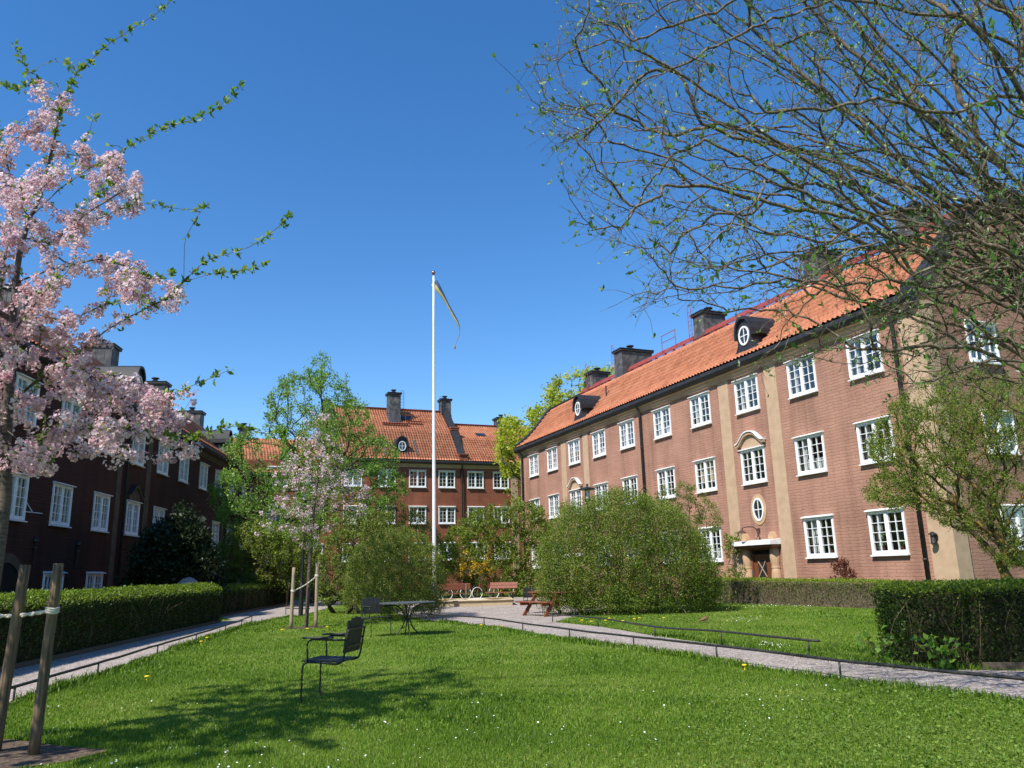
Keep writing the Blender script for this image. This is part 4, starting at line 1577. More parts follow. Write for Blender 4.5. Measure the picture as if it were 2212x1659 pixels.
# ------------------------------------------------------------------ hedges
def hedge(label, quad, h0, h1, n, lsize, rng, bare=0.0, tadd=0.0, core_m='hedge_core', rnd=.05):
    """quad = front-left, front-right, back-right, back-left on the ground"""
    q = np.array(quad, float)
    base = np.array([*q.mean(0), 0])
    t = thing("hedge", label, "hedge", tuple(base), 0, "clipped hedges")
    nx, ny, nz = 40, 6, 8
    hh = lambda u: h0 + (h1 - h0) * u
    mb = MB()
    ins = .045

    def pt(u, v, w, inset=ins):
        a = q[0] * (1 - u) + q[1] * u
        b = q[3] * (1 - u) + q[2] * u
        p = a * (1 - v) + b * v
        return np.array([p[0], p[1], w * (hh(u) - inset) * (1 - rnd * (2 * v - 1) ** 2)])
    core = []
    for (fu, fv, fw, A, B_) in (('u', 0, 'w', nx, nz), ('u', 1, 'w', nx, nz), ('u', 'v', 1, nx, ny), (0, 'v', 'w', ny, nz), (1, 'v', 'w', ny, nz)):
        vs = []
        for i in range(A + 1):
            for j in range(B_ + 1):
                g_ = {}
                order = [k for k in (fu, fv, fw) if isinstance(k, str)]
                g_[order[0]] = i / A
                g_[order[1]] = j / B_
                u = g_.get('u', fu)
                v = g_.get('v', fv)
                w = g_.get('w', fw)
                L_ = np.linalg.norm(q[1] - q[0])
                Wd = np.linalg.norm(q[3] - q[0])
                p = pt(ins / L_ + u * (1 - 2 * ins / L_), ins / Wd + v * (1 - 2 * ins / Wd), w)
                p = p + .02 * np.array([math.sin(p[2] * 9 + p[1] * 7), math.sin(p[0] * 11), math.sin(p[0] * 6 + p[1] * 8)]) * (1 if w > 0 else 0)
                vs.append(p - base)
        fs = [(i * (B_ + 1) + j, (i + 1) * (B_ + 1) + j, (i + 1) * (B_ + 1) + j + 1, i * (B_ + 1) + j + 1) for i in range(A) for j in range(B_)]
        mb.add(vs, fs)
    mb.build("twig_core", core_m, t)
    L_ = np.linalg.norm(q[1] - q[0])
    Wd = np.linalg.norm(q[3] - q[0])
    areas = np.array([L_ * h0, L_ * h0 * .35, L_ * Wd * 1.5, Wd * h0, Wd * h0])
    cnt = rng.multinomial(n, areas / areas.sum())
    Bs, Ds, tt = [], [], []
    for f, c in enumerate(cnt):
        u, v, w = rng.rand(3, c)
        if f == 0:
            v = np.zeros(c)
        elif f == 1:
            v = np.ones(c)
        elif f == 2:
            w = np.ones(c)
        elif f == 3:
            u = np.zeros(c)
        else:
            u = np.ones(c)
        a = q[0] * (1 - u[:, None]) + q[1] * u[:, None]
        b = q[3] * (1 - u[:, None]) + q[2] * u[:, None]
        p = a * (1 - v[:, None]) + b * v[:, None]
        z = np.maximum(.02, w ** .8 * (h0 + (h1 - h0) * u) * (1 - rnd * (2 * v - 1) ** 2))
        P = np.stack([p[:, 0], p[:, 1], z], 1)
        P = P + rng.normal(size=P.shape) * .022
        wob = .03 * patch_noise(P[:, 0] * 2 + P[:, 2], P[:, 1] * 2 + P[:, 2], 2.0, 3)
        P[:, 2] += wob * (w > .9)
        Nv = (np.array([0, 0, 1.0]) if f == 2 else np.array([*(q[0] - q[3] if f == 0 else q[3] - q[0] if f == 1 else q[0] - q[1] if f == 3 else q[1] - q[0]), 0.]))
        D = unit(np.tile(Nv, (c, 1))) * .5 + rng.normal(size=P.shape) * .6 + np.array([0, 0, .35])
        keep = np.ones(c, bool)
        if bare:
            keep = (rng.rand(c) > bare * (1 - w) * 1.4) | (f == 2)
        Bs.append(P[keep])
        Ds.append(D[keep])
        tt.append((.26 + .58 * (w > .93) + rng.normal(size=c) * .16)[keep])  # lighter tint on top leaves and upper edge: sunlit top put into the colour
    B = np.vstack(Bs)
    D = np.vstack(Ds)
    ti = np.clip(np.concatenate(tt) + tadd, 0, 1)
    ll = lsize * rng.uniform(.6, 1.3, len(B))
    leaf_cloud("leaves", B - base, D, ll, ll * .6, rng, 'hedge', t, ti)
    k = 60
    S = Skel(6000)
    for i in range(k * (3 if bare else 1)):
        u = rng.rand()
        a = q[0] * (1 - u) + q[1] * u
        a = a + (q[3] - q[0]) / Wd * rng.uniform(-.01, .05)
        h = hh(u) * rng.uniform(.6, 1.0)
        S.line([(a[0], a[1], 0), (a[0] + rng.normal() * .12, a[1] + rng.normal() * .03, h * .5), (a[0] + rng.normal() * .2, a[1] + rng.normal() * .03, h)], .15)
    S.radii(.004, .008)
    V, F = tubes(S)
    obj("stems", mesh_np("stems", V - base, F, 'bark'), t)
    return t


hedge("long clipped hedge beside the left path, sunlit on top and dark on its face", [(-7.9, 8.6), (-9.93, 27.3), (-10.9, 27.2), (-8.85, 8.5)], 1.16, 1.24, 40000, .048, rng, rnd=.13)
hedge("lower further hedge along the left path behind the long one", [(-11.3, 30.4), (-13.0, 46.8), (-13.9, 46.7), (-12.2, 30.3)], 1.14, 1.14, 17000, .065, rng, .3, rnd=.12)
hedge("dark square cut hedge at the right edge of the lawn", [(5.16, 10.95), (10.2, 9.9), (10.9, 11.9), (5.5, 12.6)], 1.03, 1.04, 42000, .036, rng)
hq = [pr + dR * a + nR * o for a, o in ((5.1, 1.75), (-5.2, 1.75), (-5.2, .95), (5.1, .95))]
hedge("low thin hedge with bare stems along the foot of the sunlit house", [(p[0], p[1]) for p in hq], .93, .80, 15000, .050, rng, .7, .30, 'hedge_core_dry')


# ------------------------------------------------------------------ cherry in blossom, left foreground
def px_line(pts, Ya, Yb):
    n = len(pts)
    return [at(x, y, Ya + (Yb - Ya) * k / max(1, n - 1)) for k, (x, y) in enumerate(pts)]


def flowers(C, Dn, R, rng):
    """five petal cups: a notched disc around every centre"""
    n = len(C)
    Dn = unit(Dn)
    r = unit(np.cross(Dn, rng.normal(size=(n, 3))))
    s_ = np.cross(Dn, r)
    an = np.arange(10) * math.pi / 5
    rr = np.where(np.arange(10) % 2 == 0, 1.0, .62)
    V = [C - Dn * (R * .22)[:, None]]
    for a, k in zip(an, rr):
        V.append(C + (r * math.cos(a) + s_ * math.sin(a)) * (R * k)[:, None] + Dn * (R * (.12 if k == 1 else -.02))[:, None])
    V = np.stack(V, 1).reshape(-1, 3)
    b = np.arange(n)[:, None, None] * 11
    t = np.array([(0, 1 + i, 1 + (i + 1) % 10) for i in range(10)])[None]
    return V, (b + t).reshape(-1, 3)


rng = np.random.RandomState(21)
CHB = np.array([-4.74, 7.3, 0])
S = Skel()
trunk = [CHB, CHB + (0, 0, .8)] + px_line([(8, 1085), (9, 960), (14, 896), (20, 800), (27, 692), (34, 610), (42, 550)], 7.3, 7.25)
S.line(trunk, .1)
S.line(px_line([(48, 509), (61, 475), (78, 446), (93, 401), (108, 342), (119, 290), (130, 241), (149, 200), (163, 163), (193, 134), (223, 104), (260, 78), (297, 54), (327, 37), (371, 0), (400, -45)], 7.24, 6.7), .09, S.n - 1)
LONG = []


def limb(pts, Ya, Yb, leafy):
    P = px_line(pts, Ya, Yb)
    i = S.nearest(P[0])
    ids = S.line(P[1:] if np.linalg.norm(S.P[i] - P[0]) < .12 else P, .09, i)
    LONG.append((ids, leafy))


LONG.append((list(range(S.n - 62, S.n)), .0))
limb([(119, 290), (98, 234), (80, 197), (59, 156), (45, 122), (32, 97)], 7.1, 7.3, .55)
limb([(59, 156), (74, 147), (104, 135), (141, 135), (160, 152)], 7.2, 7.0, .1)
limb([(130, 241), (137, 193), (89, 175), (40, 190), (-10, 175)], 7.1, 7.5, .3)
limb([(61, 475), (80, 434), (122, 368), (160, 327), (193, 286), (200, 258)], 7.2, 6.8, .75)
limb([(61, 475), (111, 420), (149, 394), (193, 364), (223, 349), (245, 338), (282, 314), (327, 288), (371, 273), (416, 258), (453, 243), (486, 219), (520, 186)], 7.2, 6.4, .45)
limb([(48, 509), (104, 525), (126, 516), (178, 453), (223, 412), (252, 386)], 7.2, 6.9, .5)
limb([(42, 550), (70, 525), (130, 505), (200, 480), (250, 455), (293, 440), (327, 440), (371, 449), (420, 453), (446, 446)], 7.2, 7.7, .35)
limb([(14, 896), (40, 855), (90, 815), (140, 785), (191, 745), (228, 715), (290, 679), (330, 659), (365, 640), (397, 609), (438, 568), (483, 550), (535, 535), (579, 509), (609, 483), (624, 468)], 7.25, 6.5, .6)
limb([(397, 612), (397, 557), (401, 512), (420, 479), (438, 449)], 6.8, 6.7, .05)
limb([(397, 612), (430, 600), (464, 590), (520, 585), (572, 572)], 6.8, 6.4, .05)
limb([(9, 985), (30, 980), (82, 949), (155, 931), (231, 923), (330, 933), (400, 944), (429, 941), (475, 925), (515, 921), (561, 934), (610, 941)], 7.25, 6.2, .72)
limb([(20, 885), (60, 850), (99, 830), (165, 801), (220, 806), (280, 821), (363, 854), (400, 840), (429, 827), (462, 814), (495, 799)], 7.25, 6.6, .85)
limb([(34, 610), (90, 585), (150, 575), (215, 560), (270, 575), (320, 600), (370, 590)], 7.2, 6.9, .8)
limb([(27, 692), (80, 680), (150, 690), (220, 660), (300, 640)], 7.2, 7.6, .95)
limb([(34, 610), (-20, 560), (-80, 480), (-140, 380)], 7.2, 7.2, .9)
limb([(27, 692), (-40, 650), (-130, 600), (-230, 560)], 7.2, 6.8, .95)
limb([(14, 896), (-60, 830), (-150, 790), (-260, 770)], 7.3, 7.6, .95)
limb([(20, 800), (60, 760), (30, 720), (90, 640), (120, 600)], 7.2, 6.3, .95)
limb([(20, 800), (-10, 700), (10, 560), (30, 440), (10, 330), (-10, 260)], 7.3, 8.2, .9)
limb([(12, 930), (40, 940), (70, 1000), (100, 1010)], 7.2, 6.9, .9)
ends = S.n
BL = [(-240, 480), (-120, 330), (-20, 270), (0, 330), (60, 180), (170, 170), (150, 270), (210, 320), (245, 260), (245, 340), (320, 345), (300, 405), (240, 420), (320, 420), (290, 470), (190, 480), (210, 560), (290, 540), (330, 590), (400, 610), (440, 640), (395, 680), (330, 680), (270, 720), (210, 780), (300, 815), (360, 845), (440, 830), (430, 890), (380, 950), (440, 945), (390, 1000), (250, 1000), (160, 980), (120, 1020), (40, 1010), (0, 960), (-200, 950)]
T = px_volume(BL, 6.2, 8.4, 300, rng, round_=False)
T3 = np.stack([rng.uniform(-6.4, -3.3, 900), rng.uniform(4.6, 7.0, 900), rng.uniform(2.4, 4.8, 900)], 1)
T3 = T3[(T3[:, 0] / T3[:, 1] < -.70) & ((T3[:, 0] + 4.9) ** 2 / 1.6 ** 2 + (T3[:, 1] - 5.6) ** 2 / 1.7 ** 2 + (T3[:, 2] - 3.3) ** 2 / 1.5 ** 2 < 1)][:170]
T = np.vstack([T, T3])
T = T[np.argsort(np.linalg.norm(T - S.P[40], axis=1))]
S.attract(T, rng, .08, wpath=.03, bend=.3, jit=.006)
S.radii(.0028, .062, 2.2)
t_ = thing("cherry_tree", "pink blossoming cherry tree at the left edge, nearest and largest of the two cherries", "tree", tuple(CHB), 0, "flowering cherry trees")
V, F = tubes(S)
obj("trunk", mesh_np("trunk", V - CHB, F, 'bark_cherry', smooth=True), t_)
# blossom balls on all twigs inside the flowering part, leaves along the long bare shoots
px = 1106 + FPX * ((S.P[:S.n] - CP) @ CR) / ((S.P[:S.n] - CP) @ FW)
py = 829.5 - FPX * ((S.P[:S.n] - CP) @ CU) / ((S.P[:S.n] - CP) @ FW)
fl = np.zeros(S.n)
fl[ends:] = 1.0
bare = np.zeros(S.n)
for ids, lf in LONG:
    k = len(ids)
    u = np.arange(k) / k
    fl[ids] = np.where((u > .12) & (u < lf), 1.0, 0.0)
    bare[ids] = np.where(u >= lf * .75, 1.0, 0.25)
inside = in_poly(px, py, BL)
near = 1.6 * ((S.P[:S.n, 1] < 6.9) & (px < -20))
fl *= np.where(near > 0, near, np.where(inside, 1.0, .10)) * np.where(S.R < .03, 1, 0)
top = np.arange(S.n) < 200
NB = 3500
ci = rng.choice(S.n, NB, p=fl / fl.sum())
cc = S.P[ci] + rng.normal(size=(NB, 3)) * .035 + np.array([0, 0, -.03])
cr = rng.uniform(.03, .085, NB)
k = 26
o_ = unit(rng.normal(size=(NB, k, 3)))
FC = (cc[:, None] + o_ * cr[:, None, None] * rng.uniform(.65, 1.05, (NB, k, 1))).reshape(-1, 3)
FD = (o_ + rng.normal(size=o_.shape) * .35).reshape(-1, 3)
FR = rng.uniform(.012, .020, len(FC))
V, F = flowers(FC, FD, FR, rng)
ti = np.clip(np.repeat(rng.normal(.5, .16, NB), k) + rng.normal(size=len(FC)) * .18, 0, 1)
tv = np.repeat(ti, 11).reshape(-1, 11)
tv[:, 0] -= .45
obj("blossom", mesh_np("blossom", V - CHB, [F], 'blossom', np.clip(tv, 0, 1).ravel()), t_)
lw = (bare + .10 * inside) * (S.R < .018)
li = rng.choice(S.n, 2300, p=lw / lw.sum())
a = S.P[li]
b = S.P[S.par[li]]
li3 = np.repeat(np.arange(len(li)), 2)
B = a[li3] + rng.normal(size=(len(li3), 3)) * .012
D = unit(a - b)[li3] * .45 + rng.normal(size=B.shape) * .55 + np.array([0, 0, .15])
ll = rng.uniform(.025, .075, len(B))
leaf_cloud("leaves", B - CHB, D, ll, ll * .48, rng, 'leaf_cherry', t_)

# young cherry in the middle of the lawn, between two stakes
rng = np.random.RandomState(5)
yb = np.array([-6.02, 23.3, 0])
t2, S2, b2 = plant("cherry_tree", "young pale pink cherry tied between two pale stakes on the lawn", "tree", [tuple(yb)],
                   [(556, 1148), (562, 1110), (585, 1060), (600, 1015), (635, 985), (648, 930), (672, 885), (705, 880), (716, 930), (745, 955), (740, 1000), (778, 1030), (805, 1080), (790, 1125), (745, 1120), (715, 1165), (672, 1190), (640, 1160), (610, 1170)],
                   21.7, 24.8, 340, 6500, .07, 'leaf_cherry', 'bark_cherry', rng, "flowering cherry trees", seg=.16, tip=.005, root=.055,
                   trunk=[(-6.0, 23.3, 1.0), (-5.97, 23.3, 2.2), (-5.9, 23.3, 3.6), (-5.7, 23.3, 5.2)], spread=1.0, cluster=3, crown_name="leaves", trunk_name="trunk")
th = np.where((S2.R < .014) & (S2.par[:S2.n] >= 0))[0]
c = S2.P[rng.choice(th, 340)] + rng.normal(size=(340, 3)) * .06
k = 15
o_ = unit(rng.normal(size=(340, k, 3)))
FC = (c[:, None] + o_ * rng.uniform(.03, .13, (340, k, 1))).reshape(-1, 3)
V, F = flowers(FC, (o_ + rng.normal(size=o_.shape) * .4).reshape(-1, 3), rng.uniform(.022, .036, len(FC)), rng)
obj("blossom", mesh_np("blossom", V - b2, [F], 'blossom', np.repeat(np.clip(rng.normal(.42, .22, len(FC)), 0, 1), 11)), t2)

# ------------------------------------------------------------------ big arching shrub over the right side
rng = np.random.RandomState(33)
SB = np.array([7.9, 8.6, 0])
S = Skel(120000)
LIMBS = [
    ([(2400, 960), (2230, 790), (2155, 742), (2095, 687), (2029, 651), (1974, 596), (1933, 535), (1898, 470), (1852, 414), (1802, 328), (1767, 273), (1741, 217), (1701, 151), (1671, 101), (1630, 30)], 8.5, 7.2),
    ([(2400, 820), (2212, 571), (2155, 535), (2125, 495), (2085, 454), (2029, 404), (1984, 333), (1923, 257), (1873, 192), (1827, 131), (1786, 71), (1751, 5), (1720, -70)], 8.4, 7.6),
    ([(2420, 640), (2270, 330), (2212, 242), (2191, 217), (2160, 161), (2135, 76), (2105, 0), (2060, -120)], 7.6, 6.8),
    ([(2420, 700), (2260, 370), (2176, 283), (2115, 217), (2054, 157), (1994, 96), (1928, 40), (1870, -40)], 8.0, 7.0),
    ([(2380, 560), (2212, 454), (2054, 419), (1953, 439), (1878, 480), (1812, 515), (1746, 576), (1716, 651), (1676, 682), (1625, 717)], 8.2, 6.9),
    ([(2380, 500), (2212, 389), (2054, 374), (1903, 323), (1802, 318), (1701, 328), (1600, 374), (1534, 419), (1479, 454), (1438, 505)], 8.2, 6.6),
    ([(2360, 330), (2212, 212), (2054, 237), (1903, 222), (1751, 232), (1600, 280), (1480, 330)], 7.5, 6.2),
    ([(2300, 200), (2100, 60), (1990, 30), (1900, 5), (1802, 10), (1726, 20), (1640, 55), (1550, 101), (1449, 146), (1358, 202), (1297, 252), (1262, 298), (1216, 348), (1188, 399)], 8.0, 6.4),
    ([(2250, 100), (1980, -70), (1800, -60), (1650, -20), (1524, 30), (1398, 76), (1297, 131), (1196, 126), (1125, 141)], 7.8, 6.3),
    ([(2350, 620), (2120, 455), (1953, 454), (1852, 485), (1751, 530), (1650, 596), (1549, 631), (1449, 631), (1388, 656), (1363, 707)], 8.6, 7.2),
    ([(2350, 640), (2100, 520), (1903, 505), (1751, 515), (1600, 485), (1499, 485), (1398, 459), (1246, 429), (1206, 399)], 8.0, 6.7),
    ([(2350, 900), (2212, 800), (2054, 752), (1852, 752), (1701, 768), (1600, 788)], 7.7, 6.8),
    ([(2350, 860), (2212, 782), (2093, 787), (2055, 802), (1997, 828), (1948, 853), (1892, 881), (1860, 895)], 7.2, 6.6),
    ([(2400, 740), (2180, 480), (2060, 300), (1980, 180), (1880, 90), (1790, -10), (1700, -120)], 9.2, 8.6),
    ([(2400, 900), (2200, 640), (2080, 520), (1960, 420), (1840, 330), (1700, 240), (1560, 190), (1430, 120)], 9.4, 8.4),
    ([(2400, 980), (2250, 720), (2150, 600), (2010, 540), (1880, 540), (1720, 430), (1560, 400), (1400, 330), (1280, 300)], 8.9, 7.8),
    ([(2350, 420), (2150, 120), (2000, -60), (1820, -200), (1600, -280), (1350, -250)], 7.4, 5.6),
    ([(2350, 360), (2100, 40), (1900, -180), (1600, -420), (1300, -560)], 7.0, 4.8),
    ([(2400, 840), (2250, 620), (2150, 420), (2090, 250), (2050, 80), (2040, -60)], 8.8, 8.8),
    ([(2420, 1050), (2260, 920), (2120, 900), (2000, 960), (1930, 1010)], 7.6, 7.0),
]
for k, (pts, Ya, Yb) in enumerate(LIMBS):
    P = px_line(pts, Ya, Yb)
    r0 = SB + np.array([rng.normal() * .25, rng.normal() * .25, 0])
    mid = r0 * .55 + P[0] * .45 + np.array([.1, 0, .35])
    S.line([r0, mid] + P, .12)
for k in range(46):
    tx, ty = (rng.uniform(1150, 1900), rng.uniform(-250, 420)) if k % 2 else (rng.uniform(1350, 2150), rng.uniform(380, 800))
    Ye = rng.uniform(6.2, 9.4)
    sx, sy, Ys = rng.uniform(2330, 2500), rng.uniform(420, 900), rng.uniform(7.4, 9.4)
    a0, a1 = at(sx, sy, Ys), at(tx, ty, Ye)
    mid = (a0 + a1) / 2 + np.array([0, 0, rng.uniform(.1, .55) * (1 if ty > 250 else .4)])
    r0 = SB + np.array([rng.normal() * .25, rng.normal() * .25, 0])
    S.line([r0, r0 * .5 + a0 * .5 + np.array([.15, 0, .3]), a0, a0 * .45 + mid * .55 + np.array([0, 0, .1]), mid, mid * .45 + a1 * .55 + np.array([0, 0, .08]), a1], .12)
nl = S.n
wv = S.P[:nl].copy()
ph = np.array([[1.7, 4.1, 2.9], [5.3, 2.2, 4.7], [3.1, 6.3, 1.9]])
for a_, fq in ((.030, 1.0), (.014, 3.1), (.007, 7.3)):
    S.P[:nl] += a_ * np.sin((wv @ ph) * fq + np.array([.3, 1.9, 4.0]))
OUT = [(1105, 180), (1160, 90), (1215, 30), (1250, -150), (1500, -350), (2000, -420), (2420, -300), (2420, 860), (2250, 880), (2050, 850), (1880, 830), (1830, 790), (1720, 790), (1620, 800), (1690, 700), (1560, 660), (1480, 660), (1390, 690), (1360, 640), (1420, 590), (1330, 540), (1250, 500), (1200, 470), (1220, 410), (1180, 290)]
T = np.vstack([px_volume(OUT, 6.2, 9.6, 2300, rng, round_=False), px_volume([(1750, -100), (2400, -200), (2420, 840), (2000, 820), (1850, 700), (1700, 500)], 6.6, 9.8, 900, rng, round_=False)])
T = T[np.argsort(np.linalg.norm(T - at(2300, 700, 8), axis=1))]
S.attract(T, rng, .09, wpath=.02, bend=.16, jit=.013, dirw=1.3)
n1 = S.n
# fine side shoots
nd = rng.choice(np.arange(nl // 3, n1), 14000)
pd = unit(S.P[nd] - S.P[S.par[nd]])
T2 = S.P[nd] + (pd * .6 + unit(rng.normal(size=pd.shape)) * .75) * rng.uniform(.08, .34, (len(nd), 1))
for i, q in zip(nd, T2):
    a0 = S.P[i].copy()
    p_ = i
    m_ = (a0 + q) / 2 + rng.normal(size=3) * .02
    p_ = S.add(m_, p_)
    p_ = S.add(q, p_)
S.radii(.0022, .044, 2.35)
t3 = thing("arching_shrub", "huge arching shrub with bare tangled branches and silver green buds over the right", "tree", tuple(SB))
V, F = tubes(S)
obj("branches", mesh_np("branches", V - SB, F, 'bark_grey', smooth=True), t3)
tips = np.where((S.R < .0046) & (S.par[:S.n] >= 0))[0]
w = np.where(S.nch[tips] == 0, 4.0, .5)
li = rng.choice(tips, 12500, p=w / w.sum())
li = np.repeat(li, 3)
a, b = S.P[li], S.P[S.par[li]]
B = a + rng.normal(size=a.shape) * .006
D = unit(a - b) * .55 + rng.normal(size=a.shape) * .45 + np.array([0, 0, .55])
big = rng.rand(len(B)) < .05
ll = np.where(big, rng.uniform(.07, .12, len(B)), rng.uniform(.022, .055, len(B)))
tt = np.where(big, rng.uniform(0, .45, len(B)), np.clip(rng.normal(.45, .28, len(B)), 0, 1))
leaf_cloud("leaves", B - SB, D, ll, ll * .42, rng, 'leaf_silver', t3, tt)


# ------------------------------------------------------------------ things on the lawn and the yard
def stake(label, x, y, h, lean, m, r=.042, group=None):
    b = MB()
    k = 7
    pts = [(lean[0] * i / k, lean[1] * i / k, h * i / k) for i in range(k + 1)]
    pts[0] = (0, 0, -.05)
    b.tube(pts, [r * (1.04 - .10 * i / k) for i in range(k + 1)], 12)
    return tag(b.build("tree_stake", m, None, True, loc=(x, y, 0)), label, "tree stake", "stakes supporting the cherries")


def flat_end(o):
    return o


def strap(label, A, B, sag=.03, wrapr=(.05, .05)):
    b = MB()
    A, B = np.array(A, float), np.array(B, float)
    n = 14
    for ph in (0, math.pi):
        pts = []
        for i in range(n + 1):
            t = i / n
            p = A * (1 - t) + B * t
            p = p + np.array([0, 0, -sag * math.sin(math.pi * t)]) + .010 * np.array([0, math.cos(ph + t * 26), math.sin(ph + t * 26)])
            pts.append(p)
        b.tube(pts, .012, 6)
    for c, r in ((A, wrapr[0]), (B, wrapr[1])):
        for k in range(3):
            ring = [(c[0] + r * math.cos(a), c[1] + r * math.sin(a), c[2] + .018 * (k - 1) + .006 * math.sin(a * 2)) for a in np.linspace(0, 2 * math.pi, 15)]
            b.tube(ring, .010, 5)
    return tag(b.build("tie_strap", 'rope', None, True), label, "tie strap")


stake("brown wooden stake at the left picture edge beside the big cherry", -4.40, 7.08, 1.53, (.06, .03), 'wood_stake', .045)
stake("brown wooden stake right of another at the big cherry, with strap around its upper part", -3.98, 6.92, 1.53, (.03, .02), 'wood_stake', .043)
strap("pale twisted strap from the right brown stake to the big cherry trunk", (-3.957, 6.933, 1.14), (-4.74, 7.28, 1.10), .02, (.047, .075))
stake("pale stake left of the young cherry trunk", -6.33, 22.85, 1.66, (.02, 0), 'wood_grey', .05)
stake("pale stake right of the young cherry trunk", -5.70, 23.1, 1.78, (-.01, 0), 'wood_grey', .05)
strap("pale strap slanting between the two pale stakes across the young cherry trunk", (-6.31, 22.85, 1.02), (-5.71, 23.1, 1.42), .05, (.057, .057))

# low pipe rails along the paths
HR = .215


def rail(label, pts, posts, zr=HR, ends=True):
    t = thing("low_rail", label, "low rail", (pts[0][0], pts[0][1], 0), 0, "low pipe rails along the paths")
    o = np.array([pts[0][0], pts[0][1], 0])
    C = catmull([(x, y, zr + dz) for x, y, dz in pts], .3)
    rs_ = np.random.RandomState(len(pts))
    C[:, 2] += .008 * patch_noise(C[:, 0], C[:, 1], 3, 2)
    b = MB()
    b.tube(C - o, .019, 10)
    b.build("bar", 'pipe', t, True)
    for x, y in posts:
        z = C[np.argmin(np.hypot(C[:, 0] - x, C[:, 1] - y)), 2]
        p = MB()
        p.tube([(x - o[0], y - o[1], -.02), (x - o[0], y - o[1], z)], .014, 8)
        p.build("post", 'pipe', t, True)


rail("long wavy black rail between the lawn and the right gravel path", [(8.2, 3.6, 0), (6.4, 5.9, 0), (4.98, 8.05, 0), (3.9, 10.15, .0), (2.93, 12.3, .01), (2.03, 14.6, -.015), (1.02, 16.5, .01), (.1, 19.0, .0), (-.9, 21.6, .01), (-2.05, 23.4, 0), (-3.0, 25.2, 0)],
     [(6.4, 5.9), (4.98, 8.05), (3.9, 10.15), (2.93, 12.3), (2.03, 14.6), (1.02, 16.5), (.1, 19.0), (-.9, 21.6), (-2.05, 23.4)])
rail("black rail on the far side of the right path, ending in the grass", [(.95, 22.6, 0), (1.97, 20.3, 0), (2.8, 16.9, -.01), (3.62, 14.75, .02), (4.5, 12.95, .0), (4.62, 12.72, 0)],
     [(.95, 22.6), (1.97, 20.3), (2.8, 16.9), (3.62, 14.75), (4.52, 12.92)])
rail("thin black rail between the lawn and the left gravel path", [(-5.7, 7.6, 0), (-6.0, 9.9, 0), (-6.35, 12.5, 0), (-6.92, 15.8, -.01), (-7.25, 18.5, 0), (-7.78, 21.8, 0), (-8.3, 24.6, 0), (-8.75, 26.9, 0)],
     [(-5.7, 7.6), (-6.0, 9.9), (-6.35, 12.5), (-6.92, 15.8), (-7.25, 18.5), (-7.78, 21.8), (-8.3, 24.6), (-8.75, 26.9)], .19)
rail("short black rail end behind the young cherry", [(-9.0, 31.6, 0), (-8.3, 30.9, 0), (-7.8, 30.6, 0)], [(-8.95, 31.5), (-7.85, 30.6)], .25)


def board(label, a, b, h=.09):
    m = MB()
    m.bar((a[0], a[1], h / 2), (b[0], b[1], h / 2), .035, h, 0, bev=.004)
    tag(m.build("edging_board", 'wood_edge'), label, "edging board", group="boards edging the paths")


board("brown edging board at the foot of the long left hedge", (-7.82, 8.4), (-9.88, 27.2))
board("brown edging board at the foot of the further left hedge", (-11.2, 30.3), (-12.9, 46.6))
board("brown edging board under the dark square right hedge", (5.9, 10.62), (10.2, 9.72))


# garden chairs: bent black tube, slatted seat and back
def chair_proto():
    t = thing("garden_chair", "black slatted armchair standing alone on the lawn with its back to the right", "chair", group="black slatted garden armchairs")
    # local: front = -y, x = width
    w = .25
    for s in (-1, 1):
        f = MB()
        x = s * w
        f.tube(catmull([(x, .20, -.02), (x, -.10, -.02), (x, -.20, -.01), (x, -.235, .05), (x, -.235, .2), (x, -.235, .34), (x, -.225, .395), (x, -.18, .42), (x, 0, .413), (x, .14, .400), (x, .215, .415), (x, .245, .47), (x, .265, .58), (x, .295, .76)], .03), .0115, 8)
        f.build("side_tube", 'iron', t, True)
        a = MB()
        a.tube(catmull([(x + s * .012, -.17, .42), (x + s * .015, -.175, .52), (x + s * .015, -.18, .60), (x + s * .015, -.165, .645), (x + s * .015, -.12, .662), (x + s * .015, .1, .655), (x + s * .01, .27, .652)], .03), .0105, 8)
        ao = a.build("arm_tube", 'iron', t, True)
        p = MB()
        p.box(x + s * .015 - .025, x + s * .015 + .025, -.235, .12, .670, .690, 0, .006)
        p.build("armrest", 'wood_dark', t)
    for k in range(6):
        y0 = -.245 + k * .0775
        m = MB()
        m.box(-.245, .245, y0, y0 + .070, .425 - .012 * k / 5, .443 - .012 * k / 5, 0, .004)
        m.build("seat_slat", 'wood_dark', t)
    for k in range(5):
        x0 = -.235 + k * .095
        hgt = (.855, .88, .89, .88, .855)[k]
        q = [(x0, .515), (x0 + .03, .505), (x0 + .06, .505), (x0 + .09, .515), (x0 + .09, hgt - .012), (x0 + .065, hgt), (x0 + .025, hgt), (x0, hgt - .012)]
        m = MB()
        T = Matrix.Translation((0, .237, .47)) @ Matrix.Rotation(-rad(8.5), 4, 'X') @ Matrix.Translation((0, 0, -.47))
        vs = [T @ Vector((xx, yy, zz)) for yy in (-.018, 0) for xx, zz in q]
        n = len(q)
        m.add(vs, [tuple(range(n)), tuple(range(2 * n - 1, n - 1, -1))] + [(i, i + n, (i + 1) % n + n, (i + 1) % n) for i in range(n)])
        m.build("back_slat", 'wood_dark', t)
    for z, y in ((.575, .278), (.76, .307)):
        m = MB()
        m.bar((-.25, y, z), (.25, y, z), .008, .026)
        m.build("back_strip", 'iron', t)
    return t


chair = chair_proto()


def place(o, x, y, f, label=None):
    """f = direction the chair faces"""
    o.location = (x, y, 0)
    o.rotation_euler = (0, 0, math.atan2(f[1], f[0]) + math.pi / 2)
    if label:
        o["label"] = label


